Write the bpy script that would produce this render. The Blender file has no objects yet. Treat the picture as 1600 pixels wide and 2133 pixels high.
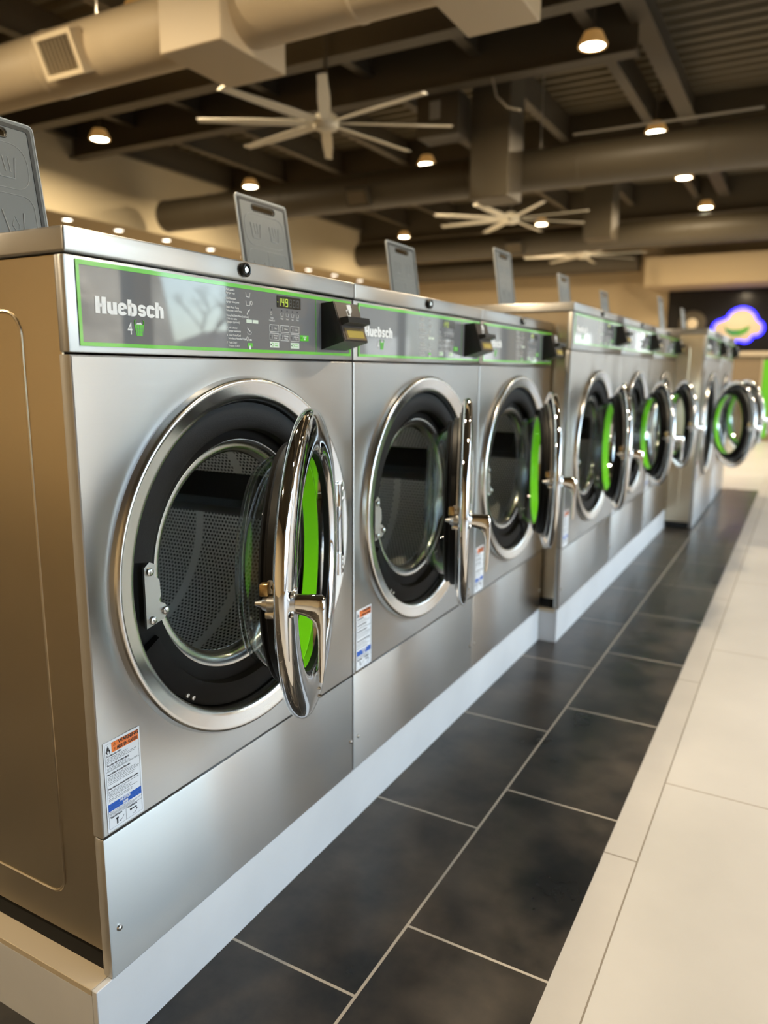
import bpy, bmesh, math, random
from mathutils import Vector, Matrix
random.seed(7)
PI = math.pi
C = bpy.context.scene.collection
scene = bpy.context.scene
FZ = 0.1414                      # height of the plinth top (underside of the washers) above the floor
def Zf(z): return z + FZ         # heights below are measured from the plinth top

# ------------------------------------------------------------------ camera
CAMP = (0.9046, -0.7184, 0.9902 + FZ)
YAW, PIT, ROL, FPX = 0.5072, -0.1861, 0.0074, 1561.84
f = Vector((-math.sin(YAW)*math.cos(PIT), math.cos(YAW)*math.cos(PIT), math.sin(PIT)))
r = Vector((math.cos(YAW), math.sin(YAW), 0)); u = r.cross(f)
r2 = r*math.cos(ROL) + u*math.sin(ROL); u2 = -r*math.sin(ROL) + u*math.cos(ROL)
cd = bpy.data.cameras.new('camera'); cam = bpy.data.objects.new('camera', cd); C.objects.link(cam)
M = Matrix((r2, u2, -f)).transposed().to_4x4(); M.translation = CAMP
cam.matrix_world = M
cd.sensor_fit = 'VERTICAL'; cd.sensor_height = 36.0; cd.lens = FPX/2133*36.0
cd.clip_start = 0.02; cd.clip_end = 300
cd.dof.use_dof = True; cd.dof.focus_distance = 1.28; cd.dof.aperture_fstop = 2.6
scene.camera = cam

# ------------------------------------------------------------------ world, sun, exposure
w = bpy.data.worlds.new('sky'); scene.world = w; w.use_nodes = True
nt = w.node_tree; bg = nt.nodes['Background']
sky = nt.nodes.new('ShaderNodeTexSky'); sky.sky_type = 'NISHITA'; sky.sun_disc = False
sky.sun_elevation = math.radians(38); sky.sun_rotation = math.radians(200); sky.air_density = 1.0; sky.dust_density = 1.5
hs = nt.nodes.new('ShaderNodeHueSaturation'); hs.inputs['Saturation'].default_value = .68      # hazy winter sky
nt.links.new(sky.outputs[0], hs.inputs['Color']); nt.links.new(hs.outputs[0], bg.inputs[0]); bg.inputs[1].default_value = 2.0
sd = bpy.data.lights.new('sun', 'SUN'); sd.energy = 15.0; sd.angle = math.radians(0.6); sd.color = (1.0, 0.95, 0.86)
sun = bpy.data.objects.new('sun', sd); C.objects.link(sun)
sun.rotation_euler = Vector((1.0, 0.25, -0.75)).to_track_quat('-Z', 'Y').to_euler()   # from behind the building
scene.view_settings.view_transform = 'Standard'; scene.view_settings.look = 'None'
scene.view_settings.exposure = 0.0; scene.view_settings.gamma = 1.0
scene.view_settings.use_curve_mapping = False
scene.cycles.max_bounces = 10; scene.cycles.glossy_bounces = 6; scene.cycles.diffuse_bounces = 5
scene.cycles.transmission_bounces = 10; scene.cycles.transparent_max_bounces = 24
scene.cycles.caustics_refractive = False; scene.cycles.caustics_reflective = False
scene.cycles.sample_clamp_indirect = 4.0

LAMP_W = 76.0        # each ceiling downlight
SOFFIT_W = 8.0
WARM = (1.0, 0.80, 0.53)

# ------------------------------------------------------------------ materials
MATS = {}
def mat(name, col=(.5,.5,.5), rough=.5, metal=0.0, ior=1.45, coat=0.0, emit=None, es=0.0, spec=None):
    m = bpy.data.materials.new(name); m.use_nodes = True
    b = m.node_tree.nodes['Principled BSDF']
    b.inputs['Base Color'].default_value = (*col, 1); b.inputs['Roughness'].default_value = rough
    b.inputs['Metallic'].default_value = metal; b.inputs['IOR'].default_value = ior
    b.inputs['Coat Weight'].default_value = coat; b.inputs['Coat Roughness'].default_value = 0.03
    if spec is not None: b.inputs['Specular IOR Level'].default_value = spec
    if emit: b.inputs['Emission Color'].default_value = (*emit, 1); b.inputs['Emission Strength'].default_value = es
    MATS[name] = m
    return m
def nd(m, t, **kw):
    n = m.node_tree.nodes.new(t)
    for k, v in kw.items(): setattr(n, k, v)
    return n
def lk(m, a, b): m.node_tree.links.new(a, b)
def bsdf(m): return m.node_tree.nodes['Principled BSDF']
def coords(m, scale=(1,1,1), loc=(0,0,0)):
    tc = nd(m, 'ShaderNodeTexCoord'); mp = nd(m, 'ShaderNodeMapping')
    mp.inputs['Scale'].default_value = scale; mp.inputs['Location'].default_value = loc
    lk(m, tc.outputs['Object'], mp.inputs[0]); return mp.outputs[0]
def noise(m, scale, detail=3, vec=None, rough=.5):
    n = nd(m, 'ShaderNodeTexNoise'); n.inputs['Scale'].default_value = scale; n.inputs['Detail'].default_value = detail
    n.inputs['Roughness'].default_value = rough
    if vec is not None: lk(m, vec, n.inputs['Vector'])
    return n.outputs[0]
def ramp(m, fac, stops):
    n = nd(m, 'ShaderNodeValToRGB'); el = n.color_ramp.elements
    while len(el) < len(stops): el.new(.5)
    for e, (p, c) in zip(el, stops): e.position = p; e.color = (*c, 1) if len(c) == 3 else c
    lk(m, fac, n.inputs[0]); return n.outputs[0]
def bump(m, h, strength, dist, prev=None):
    n = nd(m, 'ShaderNodeBump'); n.inputs['Strength'].default_value = strength; n.inputs['Distance'].default_value = dist
    lk(m, h, n.inputs['Height'])
    if prev is not None: lk(m, prev, n.inputs['Normal'])
    return n.outputs[0]
def math_n(m, op, a, b=None):
    n = nd(m, 'ShaderNodeMath', operation=op)
    for i, v in enumerate((a, b)):
        if v is None: continue
        if isinstance(v, (int, float)): n.inputs[i].default_value = v
        else: lk(m, v, n.inputs[i])
    return n.outputs[0]
def rough_var(m, fac, lo, hi):
    n = nd(m, 'ShaderNodeMapRange'); n.inputs[3].default_value = lo; n.inputs[4].default_value = hi
    lk(m, fac, n.inputs[0]); lk(m, n.outputs[0], bsdf(m).inputs['Roughness'])

def steel(name, col, r0, r1, wave=.35, brush=(3, 2, 260), wscale=2.2, aniso=0.0):
    m = mat(name, col, r0, 1.0)
    s = noise(m, 1.0, 2, coords(m, brush))
    rough_var(m, s, r0, r1)
    if aniso:
        bsdf(m).inputs['Anisotropic'].default_value = aniso
        tv = nd(m, 'ShaderNodeCombineXYZ'); tv.inputs[2].default_value = 1.0; lk(m, tv.outputs[0], bsdf(m).inputs['Tangent'])
    wv = noise(m, wscale, 1, coords(m, (1, 1, .45)))
    n1 = bump(m, wv, wave, .02)
    n2 = bump(m, s, .035, .002, n1)
    lk(m, n2, bsdf(m).inputs['Normal'])
    return m
steel('steel_front', (.46, .452, .44), .34, .41, .55, (4, 3, 300), 3.0, .92)
steel('steel_side', (.60, .52, .39), .24, .36, .10, (4, 300, 3))  # golden tint puts the warm wall's reflection into the steel colour
steel('steel_ring', (.70, .69, .67), .19, .25, .03, (20, 20, 20))
mat('chrome', (.78, .78, .78), .035, 1.0)
mat('steel_plain', (.50, .50, .49), .32, 1.0)
mat('bolt_steel', (.70, .70, .69), .22, 1.0)
mat('brass', (.42, .29, .13), .30, 1.0)
mat('rubber', (.007, .007, .007), .5, spec=.22)
m = mat('foam', (.016, .017, .019), .75)
lk(m, bump(m, noise(m, 900, 2, coords(m)), .5, .002), bsdf(m).inputs['Normal'])
mat('black_plastic', (.010, .010, .010), .30)
mat('black_plate', (.008, .008, .009), .55, spec=.25)
mat('dark_void', (.006, .006, .006), .9)
mat('green_plastic', (.27, .97, .01), .4)
mat('green_trim', (.10, .50, .012), .30, coat=.6)
m = mat('overlay', (.165, .170, .180), .025, ior=1.52)
mat('white_ink', (.80, .80, .80), .4)
mat('pale_ink', (.62, .70, .60), .4)
mat('grey_ink', (.16, .17, .18), .5)
mat('dark_ink', (.015, .015, .02), .5)
mat('green_ink', (.08, .48, .01), .4)
mat('display_black', (.022, .020, .016), .15)
mat('segment_off', (.045, .043, .036), .3)
mat('segment_lit', (.3, .4, .03), .3, emit=(.62, .80, .05), es=.55)
mat('reader_brown', (.040, .030, .025), .33)
mat('reader_screen', (.36, .27, .06), .25, emit=(.6, .42, .06), es=.04)
mat('reader_bezel', (.13, .085, .035), .35)
mat('label_paper', (.80, .82, .86), .35)
mat('label_orange', (.90, .22, .045), .4)
mat('label_blue', (.015, .10, .46), .4)
mat('lid_plastic', (.21, .212, .205), .3)
mat('lid_edge', (.45, .46, .45), .3)
mat('lid_dark', (.045, .046, .045), .35)
mat('lid_emboss', (.30, .30, .29), .3)
m = mat('plinth', (.60, .61, .63), .45)
c = ramp(m, noise(m, 3, 4, coords(m)), [(.35, (.58, .59, .61)), (.7, (.66, .67, .69))]); lk(m, c, bsdf(m).inputs['Base Color'])
mat('plinth_cap', (.52, .44, .32), .5)

# perforated drum
m = mat('drum_steel', (.95, .95, .95), .40, .25)
tc = nd(m, 'ShaderNodeTexCoord'); sx = nd(m, 'ShaderNodeSeparateXYZ'); lk(m, tc.outputs['Object'], sx.inputs[0])
ang = math_n(m, 'ARCTAN2', sx.outputs[2], sx.outputs[1])
S = .0105
av = math_n(m, 'DIVIDE', math_n(m, 'MULTIPLY', ang, .27), S*.866); xv = math_n(m, 'DIVIDE', sx.outputs[0], S)
row = math_n(m, 'FLOOR', av); odd = math_n(m, 'MULTIPLY', math_n(m, 'MODULO', math_n(m, 'ABSOLUTE', row), 2.0), .5)
fx = math_n(m, 'SUBTRACT', math_n(m, 'FRACT', math_n(m, 'ADD', xv, math_n(m, 'ADD', odd, 200.0))), .5)
fa = math_n(m, 'MULTIPLY', math_n(m, 'SUBTRACT', math_n(m, 'FRACT', math_n(m, 'ADD', av, 200.0)), .5), .866)
d = math_n(m, 'SQRT', math_n(m, 'ADD', math_n(m, 'MULTIPLY', fx, fx), math_n(m, 'MULTIPLY', fa, fa)))
hole = math_n(m, 'LESS_THAN', d, .30)
band = None
for bx_ in (-.02, -.17, -.32, -.47):
    b1 = math_n(m, 'GREATER_THAN', math_n(m, 'ABSOLUTE', math_n(m, 'SUBTRACT', sx.outputs[0], bx_)), .012)
    band = b1 if band is None else math_n(m, 'MULTIPLY', band, b1)
hole = math_n(m, 'MULTIPLY', hole, band)
tr = nd(m, 'ShaderNodeBsdfTransparent'); mx = nd(m, 'ShaderNodeMixShader')
out = m.node_tree.nodes['Material Output']
lk(m, hole, mx.inputs[0]); lk(m, bsdf(m).outputs[0], mx.inputs[1]); lk(m, tr.outputs[0], mx.inputs[2]); lk(m, mx.outputs[0], out.inputs[0])

def glassy(name, tint, rough=.0, ior=1.5, edge=0.0):
    m = bpy.data.materials.new(name); m.use_nodes = True; N = m.node_tree; N.nodes.clear()
    o = N.nodes.new('ShaderNodeOutputMaterial'); t = N.nodes.new('ShaderNodeBsdfTransparent'); g = N.nodes.new('ShaderNodeBsdfGlossy')
    t.inputs[0].default_value = (*tint, 1); g.inputs['Roughness'].default_value = rough
    fr = N.nodes.new('ShaderNodeFresnel')
    ge = N.nodes.new('ShaderNodeNewGeometry'); mi_ = N.nodes.new('ShaderNodeMix')       # thin sheet: same reflectance from both sides
    N.links.new(ge.outputs['Backfacing'], mi_.inputs[0]); mi_.inputs[2].default_value = ior; mi_.inputs[3].default_value = 1/ior
    N.links.new(mi_.outputs[0], fr.inputs[0])
    mx = N.nodes.new('ShaderNodeMixShader')
    N.links.new(fr.outputs[0], mx.inputs[0]); N.links.new(t.outputs[0], mx.inputs[1]); N.links.new(g.outputs[0], mx.inputs[2]); N.links.new(mx.outputs[0], o.inputs[0])
    MATS[name] = m
glassy('bowl_glass', (.88, .91, .90), .01, 1.38)
glassy('window_glass', (.94, .97, .96), .0, 1.45)

# floor tiles: the joint grid is laid in metres
def tile_mat(name, c0, c1, grout, xs, y0s, dy, gw, rough, nscale, bumpy=.15):
    m = mat(name, c0, rough)
    P = coords(m); sx = nd(m, 'ShaderNodeSeparateXYZ'); lk(m, P, sx.inputs[0])
    X, Y = sx.outputs[0], sx.outputs[1]
    g = None
    for a in xs:
        t = math_n(m, 'LESS_THAN', math_n(m, 'ABSOLUTE', math_n(m, 'SUBTRACT', X, a)), gw)
        g = t if g is None else math_n(m, 'MAXIMUM', g, t)
    edges = [-99.0] + list(xs) + [99.0]
    for i, y0 in enumerate(y0s):
        fy = math_n(m, 'SUBTRACT', math_n(m, 'FRACT', math_n(m, 'ADD', math_n(m, 'DIVIDE', math_n(m, 'SUBTRACT', Y, y0), dy), 100.5)), .5)
        t = math_n(m, 'LESS_THAN', math_n(m, 'ABSOLUTE', fy), gw/dy)
        inx = math_n(m, 'MULTIPLY', math_n(m, 'GREATER_THAN', X, edges[i]), math_n(m, 'LESS_THAN', X, edges[i+1]))
        t = math_n(m, 'MULTIPLY', t, inx)
        g = t if g is None else math_n(m, 'MAXIMUM', g, t)
    n1 = noise(m, nscale, 6, P, .58)
    n2 = noise(m, nscale*.35, 3, P)
    nn = math_n(m, 'ADD', math_n(m, 'MULTIPLY', n1, .6), math_n(m, 'MULTIPLY', n2, .4))
    c = ramp(m, nn, [(.40, c0), (.63, c1)])
    mxc = nd(m, 'ShaderNodeMix', data_type='RGBA'); lk(m, g, mxc.inputs[0]); lk(m, c, mxc.inputs[6]); mxc.inputs[7].default_value = (*grout, 1)
    lk(m, mxc.outputs[2], bsdf(m).inputs['Base Color'])
    rv = math_n(m, 'ADD', math_n(m, 'MULTIPLY', n1, .16), math_n(m, 'ADD', rough - .08, math_n(m, 'MULTIPLY', g, .4)))
    lk(m, rv, bsdf(m).inputs['Roughness'])
    n3 = noise(m, 9.0, 1, P)
    hh = math_n(m, 'SUBTRACT', math_n(m, 'MULTIPLY', n3, .25), math_n(m, 'MULTIPLY', g, 1.0))
    lk(m, bump(m, hh, bumpy, .003), bsdf(m).inputs['Normal'])
tile_mat('tile_dark', (.008, .009, .010), (.074, .062, .050), (.42, .38, .32), (-1.2, -.6, -.03, .286), (.20, .507, .20, .300, .507), .594, .0030, .30, 4.6)
tile_mat('tile_border', (.45, .43, .40), (.52, .495, .46), (.22, .19, .15), (.6625,), (.957, .957), 1.19, .0022, .40, 2.5)
tile_mat('tile_beige', (.475, .462, .437), (.555, .538, .51), (.28, .23, .18), (-2.94, -1.74, -.54, .66, 1.86, 3.06), (1.355, .76, 1.355, .76, 1.355, .76, 1.355), 1.19, .0022, .36, 1.6)

m = mat('wall_cream', (.51, .43, .285), .85); lk(m, bump(m, noise(m, 120, 3, coords(m)), .1, .003), bsdf(m).inputs['Normal'])
m = mat('wall_tan', (.48, .37, .22), .85); lk(m, bump(m, noise(m, 120, 3, coords(m)), .1, .003), bsdf(m).inputs['Normal'])
mat('wall_near_tan', (.68, .53, .32), .8)  # wall tan lightened so the washer side mirrors it brighter
mat('soffit_paint', (.42, .34, .22), .85)
m = mat('deck_brown', (.13, .105, .064), .6)
mat('girder_brown', (.07, .056, .036), .55)
mat('joist_brown', (.07, .056, .036), .55)
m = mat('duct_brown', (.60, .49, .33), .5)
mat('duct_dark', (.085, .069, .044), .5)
mat('register_tan', (.78, .66, .46), .5)
mat('grille_brown', (.30, .24, .155), .5)
mat('fan_metal', (.80, .75, .61), .4)
mat('lamp_glow', (.9, .8, .6), .5, emit=(1.0, .86, .62), es=26.0)
mat('lamp_glow_soft', (.9, .8, .6), .5, emit=(1.0, .90, .74), es=9.0)
mat('lamp_trim', (.35, .27, .17), .5)
mat('lamp_halo_can', (.6, .42, .2), .5, emit=(1.0, .50, .13), es=.22)      # can given an amber glow, imitating the halo above the lens
mat('wire', (.45, .42, .36), .4, .6)
mat('panel_black', (.006, .006, .008), .25)
mat('sign_face', (.62, .50, .34), .5, emit=(.70, .52, .33), es=.12)
mat('sign_green', (.06, .26, .03), .5, emit=(.10, .36, .03), es=.25)
mat('sign_teal', (.03, .17, .15), .5, emit=(.03, .2, .16), es=.2)
mat('neon_blue', (.03, .03, .8), .4, emit=(.03, .025, 1.0), es=5.0)
mat('counter_wood', (.20, .145, .085), .45)
mat('counter_top', (.46, .38, .27), .3)
mat('panel_green', (.10, .42, .01), .4)
mat('panel_red', (.16, .015, .012), .5)
mat('hvac_grey', (.32, .31, .28), .5)
mat('mullion', (.035, .033, .030), .4, .5)
mat('asphalt', (.16, .15, .14), .9)
m = mat('dry_bank', (.2, .15, .1), .95); lk(m, ramp(m, noise(m, .9, 10, coords(m), .75), [(.38, (.30, .23, .16)), (.62, (.80, .68, .54))]), bsdf(m).inputs['Base Color'])
mat('bark', (.12, .09, .07), .9)
mat('house_wall', (.20, .195, .18), .8)
mat('house_roof', (.17, .14, .12), .8)
mat('house_teal', (.05, .22, .19), .6)
mat('white_paint', (.75, .75, .73), .6)
mat('snow_white', (.80, .82, .85), .7)

# ------------------------------------------------------------------ mesh helpers
def fin(name, bm, mt, parent=None, loc=(0,0,0), angle=32, smooth=True, recalc=True):
    if recalc: bmesh.ops.recalc_face_normals(bm, faces=bm.faces)
    me = bpy.data.meshes.new(name); bm.to_mesh(me); bm.free()
    mts = mt if isinstance(mt, (list, tuple)) else [mt]
    for k in mts: me.materials.append(MATS[k])
    if smooth:
        for p in me.polygons: p.use_smooth = True
        me.set_sharp_from_angle(angle=math.radians(angle))
    o = bpy.data.objects.new(name, me); C.objects.link(o); o.location = loc
    if parent is not None: o.parent = parent
    return o
def B(): return bmesh.new()
def box(bm, lo, hi, bev=0.0, seg=2, mi=0):
    t = bmesh.new()
    bmesh.ops.create_cube(t, size=1)
    for v in t.verts:
        v.co = Vector([lo[i] + (v.co[i]+.5)*(hi[i]-lo[i]) for i in range(3)])
    if bev > 0: bmesh.ops.bevel(t, geom=t.edges[:], offset=bev, segments=seg, profile=.5, affect='EDGES')
    merge(bm, t, mi)
    return bm
def merge(bm, t, mi=0, mtx=None):
    mp = {}
    for v in t.verts: mp[v] = bm.verts.new(mtx @ v.co if mtx else v.co)
    for fc in t.faces:
        try:
            n = bm.faces.new([mp[v] for v in fc.verts]); n.material_index = mi
        except ValueError: pass
    t.free()
def revolve(bm, prof, axis, cen, n=64, closed=True, a0=0.0, a1=2*PI, mi=0):
    """prof: list of (along axis, radius).  axis 'x','y','z'.  closed: the profile is a closed loop."""
    full = abs(a1 - a0 - 2*PI) < 1e-6
    k = n if full else n + 1
    def pt(a, rr, t):
        c, s = math.cos(t)*rr, math.sin(t)*rr
        if axis == 'x': return (cen[0]+a, cen[1]+c, cen[2]+s)
        if axis == 'y': return (cen[0]+s, cen[1]+a, cen[2]+c)
        return (cen[0]+c, cen[1]+s, cen[2]+a)
    rows = []
    for i in range(k):
        t = a0 + (a1-a0)*i/n
        rows.append([bm.verts.new(pt(a, rr, t)) for a, rr in prof])
    m_ = len(prof)
    for i in range(n):
        A, D = rows[i], rows[(i+1) % k]
        for j in range(m_ if closed else m_-1):
            q = (A[j], A[(j+1) % m_], D[(j+1) % m_], D[j])
            try: fc = bm.faces.new(q); fc.material_index = mi
            except ValueError: pass
    if not full and closed:
        for rw in (rows[0], rows[-1]):
            try: bm.faces.new(rw)
            except ValueError: pass
    return bm
def cyl(bm, p0, p1, r0, r1=None, n=20, caps=True, mi=0):
    r1 = r0 if r1 is None else r1
    p0, p1 = Vector(p0), Vector(p1); d = (p1-p0).normalized()
    a = d.orthogonal().normalized(); b = d.cross(a)
    A = [bm.verts.new(p0 + (a*math.cos(2*PI*i/n) + b*math.sin(2*PI*i/n))*r0) for i in range(n)]
    D = [bm.verts.new(p1 + (a*math.cos(2*PI*i/n) + b*math.sin(2*PI*i/n))*r1) for i in range(n)]
    for i in range(n):
        fc = bm.faces.new((A[i], A[(i+1) % n], D[(i+1) % n], D[i])); fc.material_index = mi
    if caps:
        for q in (A, D):
            fc = bm.faces.new(q); fc.material_index = mi
    return bm
def tube(bm, pts, rr, n=8, close=False, mi=0):
    pts = [Vector(p) for p in pts]; k = len(pts); rows = []
    prev = None
    for i, p in enumerate(pts):
        if close: d = (pts[(i+1) % k] - pts[i-1])
        else: d = pts[min(i+1, k-1)] - pts[max(i-1, 0)]
        d.normalize()
        a = d.orthogonal().normalized() if prev is None else (prev - d*prev.dot(d)).normalized()
        prev = a; b = d.cross(a)
        rows.append([bm.verts.new(p + (a*math.cos(2*PI*j/n) + b*math.sin(2*PI*j/n))*rr) for j in range(n)])
    for i in range(k if close else k-1):
        A, D = rows[i], rows[(i+1) % k]
        for j in range(n):
            fc = bm.faces.new((A[j], A[(j+1) % n], D[(j+1) % n], D[j])); fc.material_index = mi
    if not close:
        bm.faces.new(rows[0]); bm.faces.new(rows[-1])
    return bm
def prism(bm, outline, to3, holes=(), bev=0.0, mi=0):
    """outline of 2D points; to3(a, b, k) with k = 0 (back) or 1 (front) places them."""
    t = bmesh.new(); edges = []; loops = [outline] + list(holes)
    for lp in loops:
        vs = [t.verts.new((a, b, 0)) for a, b in lp]
        for i in range(len(vs)): edges.append(t.edges.new((vs[i], vs[(i+1) % len(vs)])))
    if holes: bmesh.ops.triangle_fill(t, use_beauty=True, use_dissolve=False, edges=edges)
    else: t.faces.new(t.verts[:])
    front = {v: bm.verts.new(to3(v.co.x, v.co.y, 1)) for v in t.verts}
    back = {v: bm.verts.new(to3(v.co.x, v.co.y, 0)) for v in t.verts}
    for fc in t.faces:
        for dd in (front, back):
            n = bm.faces.new([dd[v] for v in fc.verts]); n.material_index = mi
    for e in t.edges:
        if len(e.link_faces) == 1:
            a, b = e.verts
            n = bm.faces.new((front[a], front[b], back[b], back[a])); n.material_index = mi
    t.free()
    if bev > 0:
        ed = [e for e in bm.edges if len(e.link_faces) == 2 and e.calc_face_angle(0) > .6]
        bmesh.ops.bevel(bm, geom=ed, offset=bev, segments=2, profile=.5, affect='EDGES')
    return bm
def rrect(a0, b0, a1, b1, rad, n=5):
    pts = []
    for cx, cy, s in ((a1-rad, b1-rad, 0), (a0+rad, b1-rad, PI/2), (a0+rad, b0+rad, PI), (a1-rad, b0+rad, 1.5*PI)):
        for i in range(n+1):
            t = s + PI/2*i/n; pts.append((cx+math.cos(t)*rad, cy+math.sin(t)*rad))
    return pts
def flat_yz(x0, x1):                                   # 2D (y,z) drawn on a plane facing +x
    return lambda a, b, k: (x1 if k else x0, a, b)
def plate(bm, x0, x1, y0, z0, y1, z1, mi=0): return box(bm, (x0, y0, z0), (x1, y1, z1), 0, mi=mi)
FONT_CACHE = {}
def text_bm(bm, s, y, z, size, x=0.0, sx=1.0, bold=0.0, align='LEFT', ext=.0003, mi=0, mtx=None):
    cu = bpy.data.curves.new('t', 'FONT'); cu.body = s; cu.size = size; cu.extrude = ext; cu.offset = bold; cu.align_x = align
    cu.resolution_u = 3
    o = bpy.data.objects.new('t', cu); C.objects.link(o)
    dg = bpy.context.evaluated_depsgraph_get(); dg.update()
    me = bpy.data.meshes.new_from_object(o.evaluated_get(dg))
    base = len(bm.verts)
    vs = []
    for v in me.vertices:
        p = Vector((x + v.co.z, y + v.co.x*sx, z + v.co.y))
        vs.append(bm.verts.new(mtx @ p if mtx else p))
    for p in me.polygons:
        try:
            fc = bm.faces.new([vs[i] for i in p.vertices]); fc.material_index = mi
        except ValueError: pass
    bpy.data.objects.remove(o); bpy.data.curves.remove(cu); bpy.data.meshes.remove(me)
    return bm
def ribbon(bm, pts, wd, y, z, sx, sz):
    L_, R_ = [], []
    k = len(pts)
    for i, p in enumerate(pts):
        a, b_ = pts[max(i-1, 0)], pts[min(i+1, k-1)]
        dx, dz = b_[0]-a[0], b_[1]-a[1]; l = math.hypot(dx, dz); nx, nz = -dz/l*wd/2, dx/l*wd/2
        L_.append((p[0]+nx, p[1]+nz)); R_.append((p[0]-nx, p[1]-nz))
    f_ = [bm.verts.new((.0019, y+a*sx, z+c*sz)) for a, c in L_], [bm.verts.new((.0019, y+a*sx, z+c*sz)) for a, c in R_]
    g_ = [bm.verts.new((.0012, y+a*sx, z+c*sz)) for a, c in L_], [bm.verts.new((.0012, y+a*sx, z+c*sz)) for a, c in R_]
    for i in range(k-1):
        bm.faces.new((f_[0][i], f_[0][i+1], f_[1][i+1], f_[1][i]))
        for e in (0, 1): bm.faces.new((f_[e][i], f_[e][i+1], g_[e][i+1], g_[e][i]))
    for i in (0, k-1): bm.faces.new((f_[0][i], f_[1][i], g_[1][i], g_[0][i]))
def arc(cx, cz, rx, rz, a0, a1, n=10):
    return [(cx+math.cos(math.radians(a0+(a1-a0)*i/n))*rx, cz+math.sin(math.radians(a0+(a1-a0)*i/n))*rz) for i in range(n+1)]
def brand(bm, y, z, sx, sz):
    '''heavy condensed lettering drawn with thick strokes; unit cap height'''
    o = 0.0
    def st(pts, wd=.25): ribbon(bm, [(a+o, c) for a, c in pts], wd, y, z, sx, sz)
    st([(.14, 0), (.14, 1)], .28); st([(.54, 0), (.54, 1)], .28); st([(.2, .49), (.5, .49)], .19); o += .73
    st([(.13, .74), (.13, .26)] + arc(.31, .22, .18, .11, 180, 300, 6)); st([(.49, 0), (.49, .74)], .26); o += .67
    st([(.12, .39), (.40, .39)], .13); st([(.49, .40)] + arc(.30, .50, .19, .16, 20, 180) + [(.11, .24)] + arc(.30, .22, .19, .13, 190, 345), .22); o += .65
    st([(.13, 0), (.13, 1)], .26); st(arc(.30, .52, .19, .14, 150, 0, 8) + [(.49, .22)] + arc(.30, .22, .19, .13, 0, -150, 8), .24); o += .67
    st([(.49, .53)] + arc(.29, .55, .18, .11, 20, 180, 8) + arc(.29, .48, .17, .12, 190, 250, 4) + arc(.29, .25, .17, .12, 70, 0, 4) + arc(.29, .20, .18, .11, -10, -190, 8), .19); o += .60
    st([(.48, .50)] + arc(.30, .52, .18, .14, 10, 180, 9) + arc(.30, .22, .18, .13, 180, 350, 9), .23); o += .62
    st([(.13, 0), (.13, 1)], .26); st(arc(.31, .51, .17, .14, 150, 0, 7) + [(.48, 0)], .25)
def empty(name, loc, label=None, cat=None, group=None):
    o = bpy.data.objects.new(name, None); C.objects.link(o); o.location = loc; o.empty_display_size = .1
    tag(o, label, cat, group); return o
def tag(o, label=None, cat=None, group=None, kind=None):
    if label: o['label'] = label
    if cat: o['category'] = cat
    if group: o['group'] = group
    if kind: o['kind'] = kind
    return o
def struct(name, bm, mt, **kw):
    return tag(fin(name, bm, mt, **kw), kind='structure')
def kids(o): return [c for c in o.children]
def copy_tree(o, parent=None):
    c = o.copy(); C.objects.link(c)
    if parent is not None: c.parent = parent
    for ch in kids(o): copy_tree(ch, c)
    return c

# ------------------------------------------------------------------ the setting
XW, YN, YF, XL = 4.5, -4.2, 15.2, -9.0      # window wall, near wall, far wall, left wall
ZC = Zf(4.05)                               # underside of the roof deck
b = B(); MI = ['tile_dark', 'tile_border', 'tile_beige']
def fl(x0, y0, x1, y1, mi):
    box(b, (x0, y0, -.12), (x1, y1, 0), 0, mi=mi)
fl(XL, 7.45, .585, YF, 2); fl(XL, YN, .585, 7.45, 0)
fl(.585, YN, .664, YF, 1); fl(.664, YN, XW+.2, YF, 2)
struct('floor', b, MI, smooth=False)
# dark grout lines run on the left of the row too: floor under the machines stays dark tile
b = B(); box(b, (XL-.2, YN-.2, -.12), (XL, YF+.2, ZC+.3)); struct('wall_left', b, 'wall_tan', smooth=False)
b = B(); box(b, (XL, YN-.2, -.12), (XW+.2, YN, ZC+.3)); struct('wall_near', b, 'wall_near_tan', smooth=False)
# far wall: solid to x = 1.45, storefront glazing beyond
b = B(); box(b, (XL, YF, -.12), (1.45, YF+.2, ZC+.3)); box(b, (1.45, YF, Zf(2.9)), (XW+.2, YF+.2, ZC+.3)); box(b, (1.45, YF, -.12), (XW+.2, YF+.2, .08)); box(b, (4.45, YF, .08), (XW+.2, YF+.2, Zf(2.9)))
struct('wall_far', b, 'wall_tan', smooth=False)
# window wall: piers and header
def window(i, axis, lo, hi, z0, z1, at):
    fr = B()
    t = .045
    def seg(a0, a1, c0, c1):
        if axis == 'y': box(fr, (at-.06, a0, c0), (at+.06, a1, c1), .004)
        else: box(fr, (a0, at-.06, c0), (a1, at+.06, c1), .004)
    seg(lo, lo+t, z0, z1); seg(hi-t, hi, z0, z1); seg(lo+t, hi-t, z0, z0+t); seg(lo+t, hi-t, z1-t, z1)
    w_ = struct('window_%d' % i, fr, 'mullion')
    g = B()
    if axis == 'y': box(g, (at-.004, lo+t, z0+t), (at+.004, hi-t, z1-t))
    else: box(g, (lo+t, at-.004, z0+t), (hi-t, at+.004, z1-t))
    fin('glass_pane', g, 'window_glass', w_, smooth=False)
b = B()
WY = [(-.6, .9), (.9, 2.4), (2.4, 4.35), (4.53, 5.8), (8.2, 9.7), (9.7, 11.2), (11.2, 12.7), (12.7, 14.2)]
for y0, y1 in ((YN, -.6), (4.35, 4.53), (5.8, 8.2), (14.2, YF)): box(b, (XW, y0, .08), (XW+.2, y1, Zf(2.9)))
box(b, (XW, YN, Zf(2.9)), (XW+.2, YF, ZC+.3)); box(b, (XW, YN, -.12), (XW+.2, YF, .08))
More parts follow.
